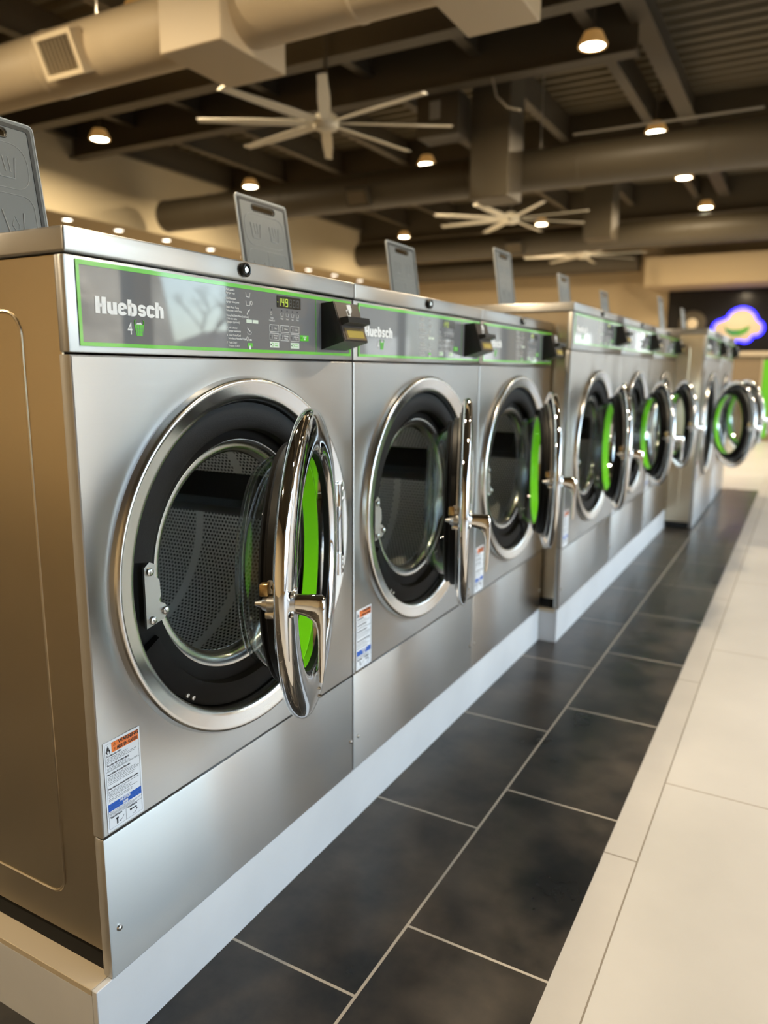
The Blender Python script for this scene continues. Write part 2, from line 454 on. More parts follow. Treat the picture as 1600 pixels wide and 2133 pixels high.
struct('wall_right', b, 'wall_tan', smooth=False)
for i, (y0, y1) in enumerate(WY): window(i+1, 'y', y0, y1, .08, Zf(2.9), XW+.1)
for i, (x0, x1) in enumerate(((1.45, 2.95), (2.95, 4.45))): window(i+len(WY)+1, 'x', x0, x1, .08, Zf(2.9), YF+.1)
# roof deck, corrugated, ribs across the hall (along x)
b = B(); pitch = .19; n = int((YF-YN)/pitch)+1; pr = []
for i in range(n+1):
    y = YN + i*pitch
    for dy, dz in ((0, 0), (.06, 0), (.085, .055), (.165, .055)): pr.append((min(y+dy, YF), ZC+dz))
pr = [q for i, q in enumerate(pr) if i == 0 or q[0] > pr[i-1][0]+1e-6]
prev = None; out_ = pr + [(YF, ZC+.3), (YN, ZC+.3)]
A = [b.verts.new((XL, y, z)) for y, z in out_]; D = [b.verts.new((XW+.2, y, z)) for y, z in out_]
for i in range(len(out_)): b.faces.new((A[i], A[(i+1) % len(A)], D[(i+1) % len(A)], D[i]))
b.faces.new(A); b.faces.new(D)
struct('ceiling', b, 'deck_brown', smooth=False)
# steel girders across the hall, joists along it
def ibeam_x(y, z0, h, x1=XW, fw=.16, tw=.02, x0=XL):
    bb = B(); box(bb, (x0, y-fw/2, z0), (x1, y+fw/2, z0+.018)); box(bb, (x0, y-tw/2, z0+.018), (x1, y+tw/2, z0+h)); return bb
ti = 0
for y, z0 in ((1.05, 3.50), (2.15, 3.52), (4.98, 3.50), (6.05, 3.52), (8.95, 3.50), (10.05, 3.52), (12.9, 3.50), (14.0, 3.52)):
    ti += 1; struct('trim_%d' % ti, ibeam_x(y, Zf(z0), ZC-Zf(z0), XW if z0 < 3.51 else -.55), 'girder_brown', smooth=False)
for x in (-8.2, -7.2, -6.2, -5.2, -4.15, -3.05, -1.95, -.93, -.55+.02, 1.0, 2.2, 3.4):
    ti += 1; bb = B(); jw = .085 if abs(x+.53) < .01 else .05; box(bb, (x-jw, YN, Zf(3.74)), (x+jw, YF, Zf(3.755))); box(bb, (x-.012, YN, Zf(3.755)), (x+.012, YF, ZC))
    struct('trim_%d' % ti, bb, 'joist_brown', smooth=False)
# left dropped soffit with its fascia
b = B(); box(b, (-7.32, YN, Zf(2.86)), (-7.26, YF, Zf(3.80))); struct('wall_fascia', b, 'wall_cream', smooth=False)
b = B(); box(b, (-7.32, YN, Zf(3.80)), (-7.24, YF, ZC)); struct('trim_fascia', b, 'girder_brown', smooth=False)
b = B(); box(b, (XL, YN, Zf(2.86)), (-7.32, YF, Zf(2.92))); o = struct('ceiling_soffit', b, 'soffit_paint', smooth=False)
# far soffit over the reception counter
b = B(); box(b, (-1.9, 14.1, Zf(2.55)), (1.45, YF, Zf(3.05))); struct('ceiling_bulkhead', b, 'wall_tan', smooth=False)

# ------------------------------------------------------------------ plinths
def plinth(y0, y1, xf, label):
    b = B(); box(b, (xf-.95, y0, 0), (xf-.012, y1, FZ-.012)); box(b, (xf-.012, y0, 0), (xf, y1, FZ-.0003), .001, 1)
    o = fin('machine_plinth', b, 'plinth'); tag(o, label, 'plinth', 'tiled plinths under the washers')
    c_ = B(); box(c_, (xf-.95, y0, FZ-.012), (xf-.0122, y1, FZ), .001, 1, mi=0)
    fin('cap', c_, 'plinth_cap', o)
    return o
plinth(-.028, 2.285, -.003, 'pale tiled plinth under the nearest three washers')
plinth(2.29, 5.06, .072, 'pale tiled plinth under the middle three washers, stepped forward')

# ------------------------------------------------------------------ washers
def make_washer(W, s1, s2, s3, H, cy, cz, rb, R, hx, hy, ov, first):
    """W width; s1,s2,s3,H seam and top heights; cy,cz,rb loading-ring centre and radius; R door radius; hx,hy hinge; ov control overlay z0,z1."""
    root = empty('washing_machine', (0, 0, 0))
    OFF = (.42, -W/2, 0)
    k = rb/.3375
    def part(name, bm, mt, loc=(0,0,0), **kw):
        return fin(name, bm, mt, root, (OFF[0]+loc[0], OFF[1]+loc[1], OFF[2]+loc[2]), **kw)
    g = .0025
    # cabinet shell, open at the front
    t = bmesh.new(); bmesh.ops.create_cube(t, size=1)
    lo, hi = (-.86, g+.003, .045), (-.020, W-g-.003, s3-.003)
    for v in t.verts: v.co = Vector([lo[i]+(v.co[i]+.5)*(hi[i]-lo[i]) for i in range(3)])
    ff = [fc for fc in t.faces if fc.normal.x > .5]; bmesh.ops.delete(t, geom=ff, context='FACES')
    bmesh.ops.recalc_face_normals(t, faces=t.faces)
    bmesh.ops.solidify(t, geom=t.faces[:], thickness=.003)
    bb = B(); merge(bb, t)
    pts = [(x_, g+.003, z_) for x_, z_ in rrect(-.80, .115, -.106, s3-.075, .035)]
    tube(bb, pts, .0028, 8, True)
    part('cabinet', bb, 'steel_side', angle=40)
    bb = B(); box(bb, (-.84, .012, .0005), (-.03, W-.012, .045), 0)
    part('base_frame', bb, 'dark_void', smooth=False)
    # lower panel
    bb = B(); box(bb, (-.022, g, .001), (0, W-g, s1-.002), .0028, 2); part('lower_panel', bb, 'steel_front')
    # front panel with round opening and a slight dish around it
    z0, z1, y0, y1 = s1+.001, s2-.002, g, W-g
    NA = 160; rh = rb-.012
    angs = [2*PI*i/NA for i in range(NA)]
    for (yy, zz_) in ((y0, z0), (y1, z0), (y1, z1), (y0, z1)):
        a_ = math.atan2(zz_-cz, yy-cy) % (2*PI)
        j = min(range(NA), key=lambda i: abs(angs[i]-a_)); angs[j] = a_
    def bound(a_, ins):
        c_, s_ = math.cos(a_), math.sin(a_); best = 9
        for lim, d_, o_ in ((y1-ins, c_, cy), (y0+ins, c_, cy), (z1-ins, s_, cz), (z0+ins, s_, cz)):
            if abs(d_) > 1e-9:
                q = (lim-o_)/d_
                if q > 0: best = min(best, q)
        return best
    bb = B(); loops = []
    ts = [0, .06, .14, .25, .4, .6, .8, 1.0]
    for t_ in ts:
        row_ = []
        for a_ in angs:
            rb_ = bound(a_, .0028); r_ = rh + t_*(rb_-rh)
            dish = -.0035*math.exp(-((r_-rh)/.035)**2)
            row_.append(bb.verts.new((dish if t_ < 1 else 0, cy+math.cos(a_)*r_, cz+math.sin(a_)*r_)))
        loops.append(row_)
    for xx, ins in ((-.001, .0008), (-.003, 0), (-.022, 0)):
        loops.append([bb.verts.new((xx, cy+math.cos(a_)*bound(a_, ins), cz+math.sin(a_)*bound(a_, ins))) for a_ in angs])
    back = [bb.verts.new((-.022, cy+math.cos(a_)*rh, cz+math.sin(a_)*rh)) for a_ in angs]
    loops.append(back)
    for i in range(len(loops)):
        A, D = loops[i], loops[(i+1) % len(loops)]
        for j in range(NA): bb.faces.new((A[j], A[(j+1) % NA], D[(j+1) % NA], D[j]))
    part('front_panel', bb, 'steel_front', angle=25)
    # control fascia and top
    bb = B(); box(bb, (-.022, g, s2+.001), (0, W-g, s3-.0025), .0028, 2); part('control_fascia', bb, 'steel_front')
    bb = B(); box(bb, (-.86, .0008, s3), (.004, W-.0008, H), .004, 3); part('top_panel', bb, 'steel_front')
    # loading ring
    bb = B()
    ra, rc = rb, rb-.043*k
    prof = [(-.004, ra+.002), (.003, ra), (.0085, ra-.0015), (.0120, ra-.0045), (.0128, ra-.0075), (.0118, ra-.012), (.0095, ra-.020), (.0078, ra-.029), (.0060, rc+.007), (.0035, rc+.003), (-.001, rc+.0006), (-.007, rc), (-.030, rc-.002), (-.030, rc+.004), (-.004, ra-.02)]
    revolve(bb, prof, 'x', (0, cy, cz), 128); part('loading_ring', bb, 'steel_ring', angle=50)
    # black front plate of the tub, then the thick foam seal that stops beside the latch keeper
    bb = B(); revolve(bb, [(-.030, rc), (-.030, .222*k), (-.050, .222*k), (-.050, rc)], 'x', (0, cy, cz), 96); part('tub_plate', bb, 'black_plate')
    bb = B(); a0, a1 = math.radians(-62), math.radians(171)
    fp = [(-.029, rc-.003), (-.012, rc-.004), (-.009, rc-.010), (-.0095, .250*k), (-.014, .243*k), (-.029, .240*k)]
    revolve(bb, fp, 'x', (0, cy, cz), 90, True, a0, a1); part('foam_seal', bb, 'foam', angle=40)
    bb = B(); revolve(bb, [(-.029, rc-.003), (-.016, rc-.004), (-.013, rc-.010), (-.016, .250*k), (-.029, .246*k)], 'x', (0, cy, cz), 60, True, math.radians(203), math.radians(297))
    part('lower_seal', bb, 'black_plate', angle=40)
    # drum
    bb = B(); revolve(bb, [(-.040, .228*k), (-.034, .2255*k), (-.032, .220*k), (-.0345, .209*k), (-.039, .202*k), (-.047, .197*k), (-.060, .195*k), (-.066, .197*k), (-.066, .228*k)], 'x', (0, cy, cz), 96); part('drum_ring', bb, 'steel_ring', angle=60)
    bb = B(); revolve(bb, [(0, .195*k), (-.01, .27*k), (-.52, .27*k), (-.54, .25*k), (-.54, .0005)], 'x', (0, 0, 0), 128, False)
    dr = part('drum', bb, 'drum_steel', (-.062, cy, cz), angle=50)
    bb = B(); revolve(bb, [(0, .20*k), (-.012, .285*k), (-.56, .285*k), (-.57, .0005)], 'x', (-.06, cy, cz), 64, False); part('outer_tub', bb, 'black_plate')
    for a_ in (13, 133, 253):
        bb = B(); ar = math.radians(a_); rr = .268*k
        sec = [(-.055, 0), (-.035, .036), (-.012, .052), (.012, .052), (.035, .036), (.055, 0)]
        vs = []
        for xx in (-.03, -.515):
            rw = []
            for w_, h_ in sec:
                q = (rr-h_); aa = ar + w_/rr
                rw.append(bb.verts.new((xx, math.cos(aa)*q, math.sin(aa)*q)))
            vs.append(rw)
        for j in range(len(sec)-1): bb.faces.new((vs[0][j], vs[0][j+1], vs[1][j+1], vs[1][j]))
        bb.faces.new(vs[0]); bb.faces.new(vs[1])
        fin('lifter', bb, 'black_plastic', dr)
    # latch keeper with three bolts
    bb = B(); yk, zk = cy-.236*k, cz-.018*k
    ol = [(-.022, .048), (-.010, .056), (.002, .050), (.000, .030), (.010, .022), (.012, -.006), (.006, -.016), (.020, -.022), (.028, -.036), (.018, -.048), (-.022, -.056)]
    prism(bb, [(yk+a*k, zk+c_*k) for a, c_ in ol], flat_yz(-.018, -.0135), bev=.0012)
    kp = part('latch_keeper', bb, 'steel_plain')
    for a, c_ in ((-.012, .040), (-.010, -.044), (.019, -.034)):
        bb = B(); revolve(bb, [(-.0135, .0005), (-.0135, .0075), (-.009, .0065), (-.0075, .004), (-.0072, .0005)], 'x', (0, yk+a*k, zk+c_*k), 16, False)
        fin('bolt', bb, 'bolt_steel', kp)
    for a, c_ in ((-.174, -.224), (-.160, -.234)):
        bb = B(); revolve(bb, [(-.0135, .0005), (-.0135, .0048), (-.0105, .004), (-.0100, .0005)], 'x', (0, cy+a*k, cz+c_*k), 14, False)
        part('rivet', bb, 'bolt_steel')
    for yy in (.022, W-.012):
        bb = B(); revolve(bb, [(0, .0005), (0, .0055), (.003, .0045), (.0042, .0005)], 'x', (0, yy, .086), 16, False); part('screw', bb, 'bolt_steel')
    # lock in the top
    bb = B(); revolve(bb, [(.004, .0125), (.010, .0125), (.012, .0105), (.0115, .0085), (.0085, .0080), (.0085, .0005)], 'x', (0, .5*W, (s3+H)/2+.001), 24, False)
    lkp = part('lid_lock', bb, 'black_plastic')
    bb = B(); revolve(bb, [(.0086, .0005), (.0086, .0055), (.0105, .005), (.0105, .0005)], 'x', (0, .5*W, (s3+H)/2+.001), 18, False); fin('key_barrel', bb, 'bolt_steel', lkp)
    # -------- control overlay
    q = W/.76
    Y = lambda y: y*q
    z0o, z1o = ov; hz = (z1o-z0o)/.118
    Z = lambda z: z0o + (z-1.022)*hz
    bb = B(); box(bb, (0, Y(.020), z0o), (.0012, Y(.747), z1o)); cp = part('control_panel', bb, 'overlay', smooth=False)
    def sub(name, bm, mt, label=None):
        o_ = fin(name, bm, mt, cp, smooth=False); 
        if label: o_['label'] = label
        return o_
    bb = B()
    for yy0, zz0, yy1, zz1 in ((.020, 1.022, .747, 1.0275), (.020, 1.1335, .747, 1.140), (.020, 1.0275, .0255, 1.1335), (.742, 1.0275, .747, 1.1335), (.6095, 1.0275, .6105, 1.1335)):
        plate(bb, .0010, .0019, Y(yy0), Z(zz0), Y(yy1), Z(zz1))
    sub('border_line', bb, 'green_trim', 'bright green border line')
    bb = B(); brand(bb, Y(.0495), Z(1.0690), .0292*q, .0236*hz); sub('brand_lettering', bb, 'white_ink', 'heavy white lettering')
    bb = B(); text_bm(bb, '4', Y(.107), Z(1.0415), .026*hz, .0016, .75)
    sub('numeral', bb, 'white_ink')
    bb = B()
    prism(bb, [(Y(.121), Z(1.057)), (Y(.1245), Z(1.040)), (Y(.1365), Z(1.040)), (Y(.140), Z(1.057))], flat_yz(.0012, .0018))
    tube(bb, [(.0016, Y(.1215), Z(1.057)), (.0016, Y(.1215), Z(1.0625)), (.0016, Y(.124), Z(1.0635))], .0008, 6)
    tube(bb, [(.0016, Y(.1395), Z(1.057)), (.0016, Y(.1395), Z(1.0625)), (.0016, Y(.137), Z(1.0635))], .0008, 6)
    sub('basket_mark', bb, 'green_ink', 'small green basket mark')
    bb = B()
    for i in range(1, 4): plate(bb, .0017, .0020, Y(.121+.0049*i), Z(1.0415), Y(.1216+.0049*i), Z(1.0555))
    for i in range(2): plate(bb, .0017, .0020, Y(.1235), Z(1.0455+.005*i), Y(.1378), Z(1.0461+.005*i))
    sub('basket_grid', bb, 'grey_ink')
    bb = B(); prism(bb, [(Y(.1245), Z(1.0572)), (Y(.1275), Z(1.0597)), (Y(.1305), Z(1.0590)), (Y(.133), Z(1.0605)), (Y(.1365), Z(1.0572))], flat_yz(.0012, .0018)); sub('basket_load', bb, 'white_ink')
    # instruction column
    bb = B(); ts_ = .0052*hz
    for zz_, s_ in ((1.127, 'Add Laundry'), (1.1215, 'Agregar ropa'), (1.112, 'Add Detergent'), (1.1065, 'Agregar detergente'), (1.097, 'Select Wash Temp'), (1.0915, 'Seleccione Ciclo/Temp'),
                    (1.083, 'Heavy Soil, Extra Rinse (optional)'), (1.0775, 'Ciclo con extra'), (1.072, 'Enjuague (opcional)'),
                    (1.062, '5  Add Softener'), (1.0565, '   Agregar suavizante'), (1.049, '6  Insert Coins/Card'), (1.0435, '   Introduzca Monedas/Tarjeta'), (1.036, '7  Push START'), (1.0305, '   Presione START')):
        text_bm(bb, s_, Y(.332), Z(zz_), ts_, .0014, .86)
    sub('instruction_lettering', bb, 'white_ink')
    bb = B()
    for zz_, kind in ((1.124, 0), (1.109, 1), (1.094, 2), (1.0595, 3), (1.046, 4)):
        x_ = Y(.392)
        if kind in (0, 1):
            tube(bb, [(.0015, x_-.006, Z(zz_+.004)), (.0015, x_-.0045, Z(zz_-.004)), (.0015, x_+.0045, Z(zz_-.004)), (.0015, x_+.006, Z(zz_+.004))], .0007, 6)
            if kind == 1: tube(bb, [(.0015, x_+.0095+math.cos(t_*.785)*.0028, Z(zz_+.001)+math.sin(t_*.785)*.0036) for t_ in range(8)], .0006, 5, True)
        elif kind == 2: tube(bb, [(.0015, x_-.004, Z(zz_-.005)), (.0015, x_-.001, Z(zz_)), (.0015, x_+.004, Z(zz_+.004))], .0010, 6)
        elif kind == 3:
            tube(bb, [(.0015, x_-.004, Z(zz_-.001)), (.0015, x_-.002, Z(zz_-.005)), (.0015, x_+.006, Z(zz_-.005)), (.0015, x_+.008, Z(zz_-.001))], .0006, 6)
            tube(bb, [(.0015, x_-.004, Z(zz_+.006)), (.0015, x_+.001, Z(zz_+.001)), (.0015, x_+.004, Z(zz_))], .0010, 6)
        else:
            tube(bb, [(.0015, x_-.004+math.cos(t_*.785)*.0028, Z(zz_)+math.sin(t_*.785)*.0036) for t_ in range(8)], .0006, 5, True)
            plate(bb, .0012, .0017, x_+.002, Z(zz_-.003), x_+.008, Z(zz_-.0005))
    sub('instruction_icons', bb, 'white_ink')
    for yy in (.386, .404):
        bb = B(); plate(bb, .0012, .0018, Y(yy), Z(1.0745), Y(yy+.016), Z(1.0805)); sub('chip', bb, 'pale_ink')
    bb = B(); plate(bb, .0012, .0018, Y(.388), Z(1.032), Y(.402), Z(1.0385)); sub('start_chip', bb, 'green_ink')
    bb = B(); prism(bb, [(Y(.392), Z(1.027)), (Y(.391), Z(1.0315)), (Y(.3945), Z(1.035)), (Y(.397), Z(1.031)), (Y(.3965), Z(1.027))], flat_yz(.0018, .0022)); sub('pointing_hand', bb, 'white_ink')
    # display
    bb = B(); box(bb, (.001, Y(.478), Z(1.1085)), (.0022, Y(.556), Z(1.1305)), .0004, 1); dsp = sub('display', bb, 'display_black')
    seg = {'1': 'bc', '4': 'fgbc', '9': 'abcdfg', '8': 'abcdefg'}
    lit, off = B(), B()
    for i, ch in enumerate('149888'):
        yy = Y(.4805+.0122*i); wd, hg, th = .0078*q, .0145*hz, .0013; zb = Z(1.1115)
        P = {'a': (0, hg-th, wd, hg), 'd': (0, 0, wd, th), 'g': (0, hg/2-th/2, wd, hg/2+th/2), 'f': (0, hg/2, th, hg), 'b': (wd-th, hg/2, wd, hg), 'e': (0, 0, th, hg/2), 'c': (wd-th, 0, wd, hg/2)}
        for kk in 'abcdefg':
            a0_, c0_, a1_, c1_ = P[kk]; on = i < 3 and kk in seg[ch]
            if i >= 3 or on: plate(lit if on else off, .0022, .0025, yy+a0_, zb+c0_, yy+a1_, zb+c1_)
    plate(lit, .0022, .0025, Y(.4785), Z(1.1178), Y(.4815), Z(1.1192))
    sub('lit_digits', lit, 'segment_lit', 'glowing yellow-green digits'); sub('dim_digits', off, 'segment_off')
    # status row
    bb = B(); wi = B()
    for yy, s_ in ((.462, ''), (.4935, 'Wash'), (.511, 'Rinse'), (.5285, 'Spin'), (.545, 'Done')):
        plate(bb, .0012, .0017, Y(yy-.0013), Z(1.1015), Y(yy+.0013), Z(1.1045))
        if s_:
            tube(wi, [(.0014, Y(yy)-.0042, Z(1.0985)), (.0014, Y(yy)-.0034, Z(1.0925)), (.0014, Y(yy)+.0034, Z(1.0925)), (.0014, Y(yy)+.0042, Z(1.0985))], .0005, 5)
            text_bm(wi, s_, Y(yy), Z(1.0865), .0042*hz, .0014, .9, align='CENTER')
    tube(wi, [(.0014, Y(.460)+math.cos(t_*.785)*.0024, Z(1.096)+math.sin(t_*.785)*.0032) for t_ in range(8)], .0005, 5, True)
    text_bm(wi, 'Insert', Y(.462), Z(1.0865), .0042*hz, .0014, .9, align='CENTER'); text_bm(wi, 'Coins/Card', Y(.462), Z(1.0815), .0042*hz, .0014, .9, align='CENTER')
    sub('indicator_lamps', bb, 'dark_ink'); sub('indicator_lettering', wi, 'white_ink')
    # buttons
    def frame_btn(y0_, z0_, y1_, z1_, lines):
        bt = B(); t_ = .0007
        for a0_, c0_, a1_, c1_ in ((y0_, z0_, y1_, z0_+t_), (y0_, z1_-t_, y1_, z1_), (y0_, z0_, y0_+t_, z1_), (y1_-t_, z0_, y1_, z1_)): plate(bt, .0012, .0018, a0_, c0_, a1_, c1_)
        for i_, s_ in enumerate(lines): text_bm(bt, s_, (y0_+y1_)/2+.004, (z0_+z1_)/2-.0016+(len(lines)-1)*.0024-.0048*i_, .0047*hz, .0015, .9, align='CENTER')
        tube(bt, [(.0014, y0_+.0075, z0_+.003), (.0014, y0_+.0075, z1_-.003)], .0006, 5)
        o_ = sub('button', bt, 'white_ink')
        d_ = B(); plate(d_, .0012, .0016, y0_+.002, (z0_+z1_)/2-.0014, y0_+.0045, (z0_+z1_)/2+.0014, 0)
        return d_
    dots = B()
    for i, ln in enumerate((['Hot'], ['Warm'], ['Cold'], ['Normal', 'Cold'], ['Delicate', 'Warm'], ['Delicate', 'Cold'])):
        yy = .454+.0335*(i % 3); zz_ = 1.062 if i < 3 else 1.0463
        merge(dots, frame_btn(Y(yy), Z(zz_), Y(yy+.029), Z(zz_+.0135), ln))
    for yy in (.454, .5205):
        bt = B(); plate(bt, .0012, .0018, Y(yy), Z(1.0325), Y(yy+.029), Z(1.0435)); sub('option_button', bt, 'pale_ink', 'pale option button')
        bt = B(); tube(bt, [(.0019, Y(yy)+.0085+math.cos(t_*.785)*.0032, Z(1.038)+math.sin(t_*.785)*.0032) for t_ in range(8)], .0004, 5, True)
        for e_ in range(2): plate(bt, .0018, .0020, Y(yy)+.0155, Z(1.0395-.004*e_), Y(yy)+.024, Z(1.0408-.004*e_))
        sub('option_icon', bt, 'green_ink')
        plate(dots, .0018, .0021, Y(yy)+.0022, Z(1.0368), Y(yy)+.0042, Z(1.0396))
    bt = B(); plate(bt, .0012, .0020, Y(.553), Z(1.0482), Y(.582), Z(1.0595)); sb = sub('start_button', bt, 'green_ink', 'bright green start button')
    bt = B(); text_bm(bt, 'START', Y(.569), Z(1.0545), .0046*hz, .0021, .9, align='CENTER'); plate(bt, .002, .0022, Y(.5675), Z(1.0500), Y(.5705), Z(1.0535)); sub('start_lettering', bt, 'white_ink')
    plate(dots, .002, .0022, Y(.5555), Z(1.0525), Y(.5578), Z(1.0555))
    sub('key_lamps', dots, 'dark_ink')
    # -------- card reader wedge
    ry0, ry1 = Y(.62)+.01*q, Y(.62)+.01*q+.098
    zr = Z(1.033); kk = hz
    side = [(.0012, zr+.095*kk), (.031, zr+.098*kk), (.058, zr+.017*kk), (.0012, zr)]
    bb = B(); prism(bb, side, lambda a, c_, e_: (a, ry1 if e_ else ry0, c_), bev=.0016)
    rd = part('card_reader', bb, 'black_plastic'); 
    # sloping front face frame: origin at lower edge
    P0 = Vector((.058, ry0, zr+.017*kk)); P1 = Vector((.031, ry0, zr+.098*kk)); up = (P1-P0).normalized(); L = (P1-P0).length
    nrm = Vector((up.z, 0, -up.x))
    def face3(a, c_, e_, d0=0.0, d1=.0012): return P0 + Vector((0, a, 0)) + up*c_ + nrm*(d1 if e_ else d0)
    wv = ry1-ry0
    bb = B(); prism(bb, [(.003, .003), (wv-.003, .003), (wv-.003, L-.003), (.003, L-.003)], lambda a, c_, e_: face3(a, c_, e_, 0, .0010)); fin('faceplate', bb, 'reader_brown', rd, (0,0,0), smooth=False)
    bb = B(); prism(bb, [(.012, .004), (wv-.006, .004), (wv-.006, .029*kk), (.012, .029*kk)], lambda a, c_, e_: face3(a, c_, e_, .001, .0018)); fin('screen_bezel', bb, 'reader_bezel', rd, smooth=False)
    bb = B(); prism(bb, [(.019, .008), (wv-.013, .008), (wv-.013, .024*kk), (.019, .024*kk)], lambda a, c_, e_: face3(a, c_, e_, .0018, .0024)); fin('screen', bb, 'reader_screen', rd, smooth=False)
    bb = B()
    prism(bb, [(0.0, .034*kk), (.020, .034*kk), (.021, .046*kk), (0.0, .050*kk)], lambda a, c_, e_: P0 + Vector((0, (wv-.004) if e_ else .006, 0)) + up*c_ + nrm*a, bev=.0012); fin('card_slot', bb, 'black_plastic', rd)
    bb = B(); cxr = wv*.52
    hand = [(-.004, .020), (.012, .022), (.013, .012), (.010, .006), (.005, .002), (.002, -.001), (-.001, .003), (-.001, .009), (-.004, .012)]
    prism(bb, [(cxr+a, .060*kk+c_*kk) for a, c_ in hand], lambda a, c_, e_: face3(a, c_, e_, .001, .0015))
    crd = [(-.011, .009), (-.004, .010), (-.003, .008), (-.0095, .0072), (-.008, -.0035), (.001, -.0020), (.0015, .001), (.0035, .002), (.003, -.005), (-.0095, -.0068)]
    prism(bb, [(cxr+a, .060*kk+c_*kk) for a, c_ in crd], lambda a, c_, e_: face3(a, c_, e_, .001, .0015))
    prism(bb, [(cxr-.004, .0530*kk), (cxr+.000, .0505*kk), (cxr+.004, .0535*kk), (cxr+.002, .0535*kk), (cxr+.002, .0560*kk), (cxr-.002, .0555*kk), (cxr-.002, .0532*kk)], lambda a, c_, e_: face3(a, c_, e_, .001, .0015))
    fin('insert_card_mark', bb, 'white_ink', rd, smooth=False, label=None) if False else fin('insert_card_mark', bb, 'white_ink', rd, smooth=False)
    # -------- warning label
    lz0, lz1 = .261*s1/.257, .415*s1/.257
    lz0 = s1+.006; lz1 = lz0+.153; lh = lz1-lz0
    ly0, ly1 = .0125, .0865
    bb = B(); plate(bb, .0002, .0010, ly0, lz0, ly1, lz1); lb = part('warning_label', bb, 'label_paper', smooth=False); lb['label'] = 'white sticker with orange and blue bands'
    def ls(name, bm, mt): return fin(name, bm, mt, lb, smooth=False)
    U = lambda a: ly0+a*(ly1-ly0); V = lambda c_: lz0+c_*lh
    bb = B(); plate(bb, .0010, .0013, U(.22), V(.862), U(.955), V(.915)); plate(bb, .0010, .0013, U(.22), V(.917), U(.955), V(.972)); ls('orange_band', bb, 'label_orange')
    bb = B(); plate(bb, .0010, .0013, U(.04), V(.250), U(.955), V(.272)); plate(bb, .0010, .0013, U(.04), V(.274), U(.955), V(.310)); plate(bb, .0010, .0013, U(.04), V(.228), U(.955), V(.248)); ls('blue_band', bb, 'label_blue')
    bb = B()
    text_bm(bb, 'WARNING', U(.40), V(.930), .0086, .0014, .98, .00018); text_bm(bb, 'MISE EN GARDE', U(.36), V(.874), .0078, .0014, .76, .00016)
    for zz_ in (.944, .889):
        tube(bb, [(.0014, U(.27), V(zz_-.016)), (.0014, U(.305), V(zz_+.016)), (.0014, U(.34), V(zz_-.016))], .0003, 4, True); plate(bb, .0013, .0015, U(.302), V(zz_-.010), U(.308), V(zz_+.006))
    fl_ = [(.10, .865), (.065, .885), (.07, .905), (.085, .895), (.09, .925), (.12, .955), (.125, .925), (.15, .935), (.15, .905), (.175, .912), (.18, .885), (.15, .865), (.155, .885), (.125, .905), (.10, .89), (.108, .872)]
    prism(bb, [(U(a), V(c_)) for a, c_ in fl_], flat_yz(.0010, .0014))
    tube(bb, [(.0011, U(a), V(c_)) for a, c_ in ((.04, .03), (.955, .03), (.955, .972), (.04, .972))], .00022, 4, True)
    for zz_ in (.668, .200, ): plate(bb, .0010, .0012, U(.04), V(zz_), U(.955), V(zz_+.0025))
    plate(bb, .0010, .0012, U(.50), V(.03), U(.506), V(.165))
    plate(bb, .0010, .0012, U(.04), V(.163), U(.955), V(.166))
    for zz_, s_ in ((.832, 'To reduce risk of fire:'), (.728, 'To reduce risk of serious injury:'), (.628, "Pour réduire le risque d'incendie:"), (.468, 'Pour réduire les risques de blessures graves:')):
        text_bm(bb, s_, U(.07), V(zz_), .0046, .0012, .74)
    text_bm(bb, 'Opened/Ouverte', U(.08), V(.145), .0042, .0012, .78); text_bm(bb, 'Closed/Fermée', U(.54), V(.145), .0042, .0012, .78)
    plate(bb, .0010, .0014, U(.24), V(.050), U(.275), V(.115)); plate(bb, .0010, .0014, U(.225), V(.105), U(.29), V(.122))
    tube(bb, [(.0012, U(.33), V(.065)), (.0012, U(.40), V(.078)), (.0012, U(.44), V(.11))], .0003, 4); prism(bb, [(U(.30), V(.064)), (U(.36), V(.075)), (U(.36), V(.055))], flat_yz(.001, .0014))
    plate(bb, .0010, .0014, U(.63), V(.108), U(.80), V(.120)); plate(bb, .0010, .0014, U(.61), V(.104), U(.66), V(.124))
    tube(bb, [(.0012, U(.70), V(.05)), (.0012, U(.77), V(.06)), (.0012, U(.80), V(.085))], .0003, 4); prism(bb, [(U(.80), V(.105)), (U(.775), V(.085)), (U(.825), V(.085))], flat_yz(.001, .0014))
    ls('black_print', bb, 'dark_ink')
    bb = B(); rng = random.Random(3)
    for zz_ in (.812, .796, .780, .764, .708, .692, .676, .606, .590, .574, .558, .538, .520, .444, .428, .412, .396, .380, .356, .340, .212, .188, .176):
        a_ = .07
        end = rng.uniform(.55, .93)
        while a_ < end:
            l_ = rng.uniform(.03, .10); plate(bb, .0010, .0012, U(a_), V(zz_), U(min(a_+l_, end)), V(zz_+.0055)); a_ += l_+.018
    ls('small_print', bb, 'grey_ink')
    bb = B(); text_bm(bb, 'NOTICE', U(.50), V(.279), .0062, .0014, .9, .0003, 'CENTER'); text_bm(bb, 'AVIS', U(.50), V(.236), .0058, .0014, .9, .0003, 'CENTER'); ls('white_print', bb, 'white_ink')
    # -------- dispenser lid standing open on the top
    ya, yb, Lh = Y(.035), Y(.035)+.205, .236
    yb = ya+.205
    tilt = math.atan2(.034, .232); ul = Vector((-math.sin(tilt), 0, math.cos(tilt))); nl = Vector((math.cos(tilt), 0, math.sin(tilt)))
    O = Vector((-.325, ya, H))
    def lid3(a, c_, e_, d0, d1): return O + Vector((0, a, 0)) + ul*c_ + nl*(d1 if e_ else d0)
    slot = rrect(.060, .205, .150, .219, .0065, 4)
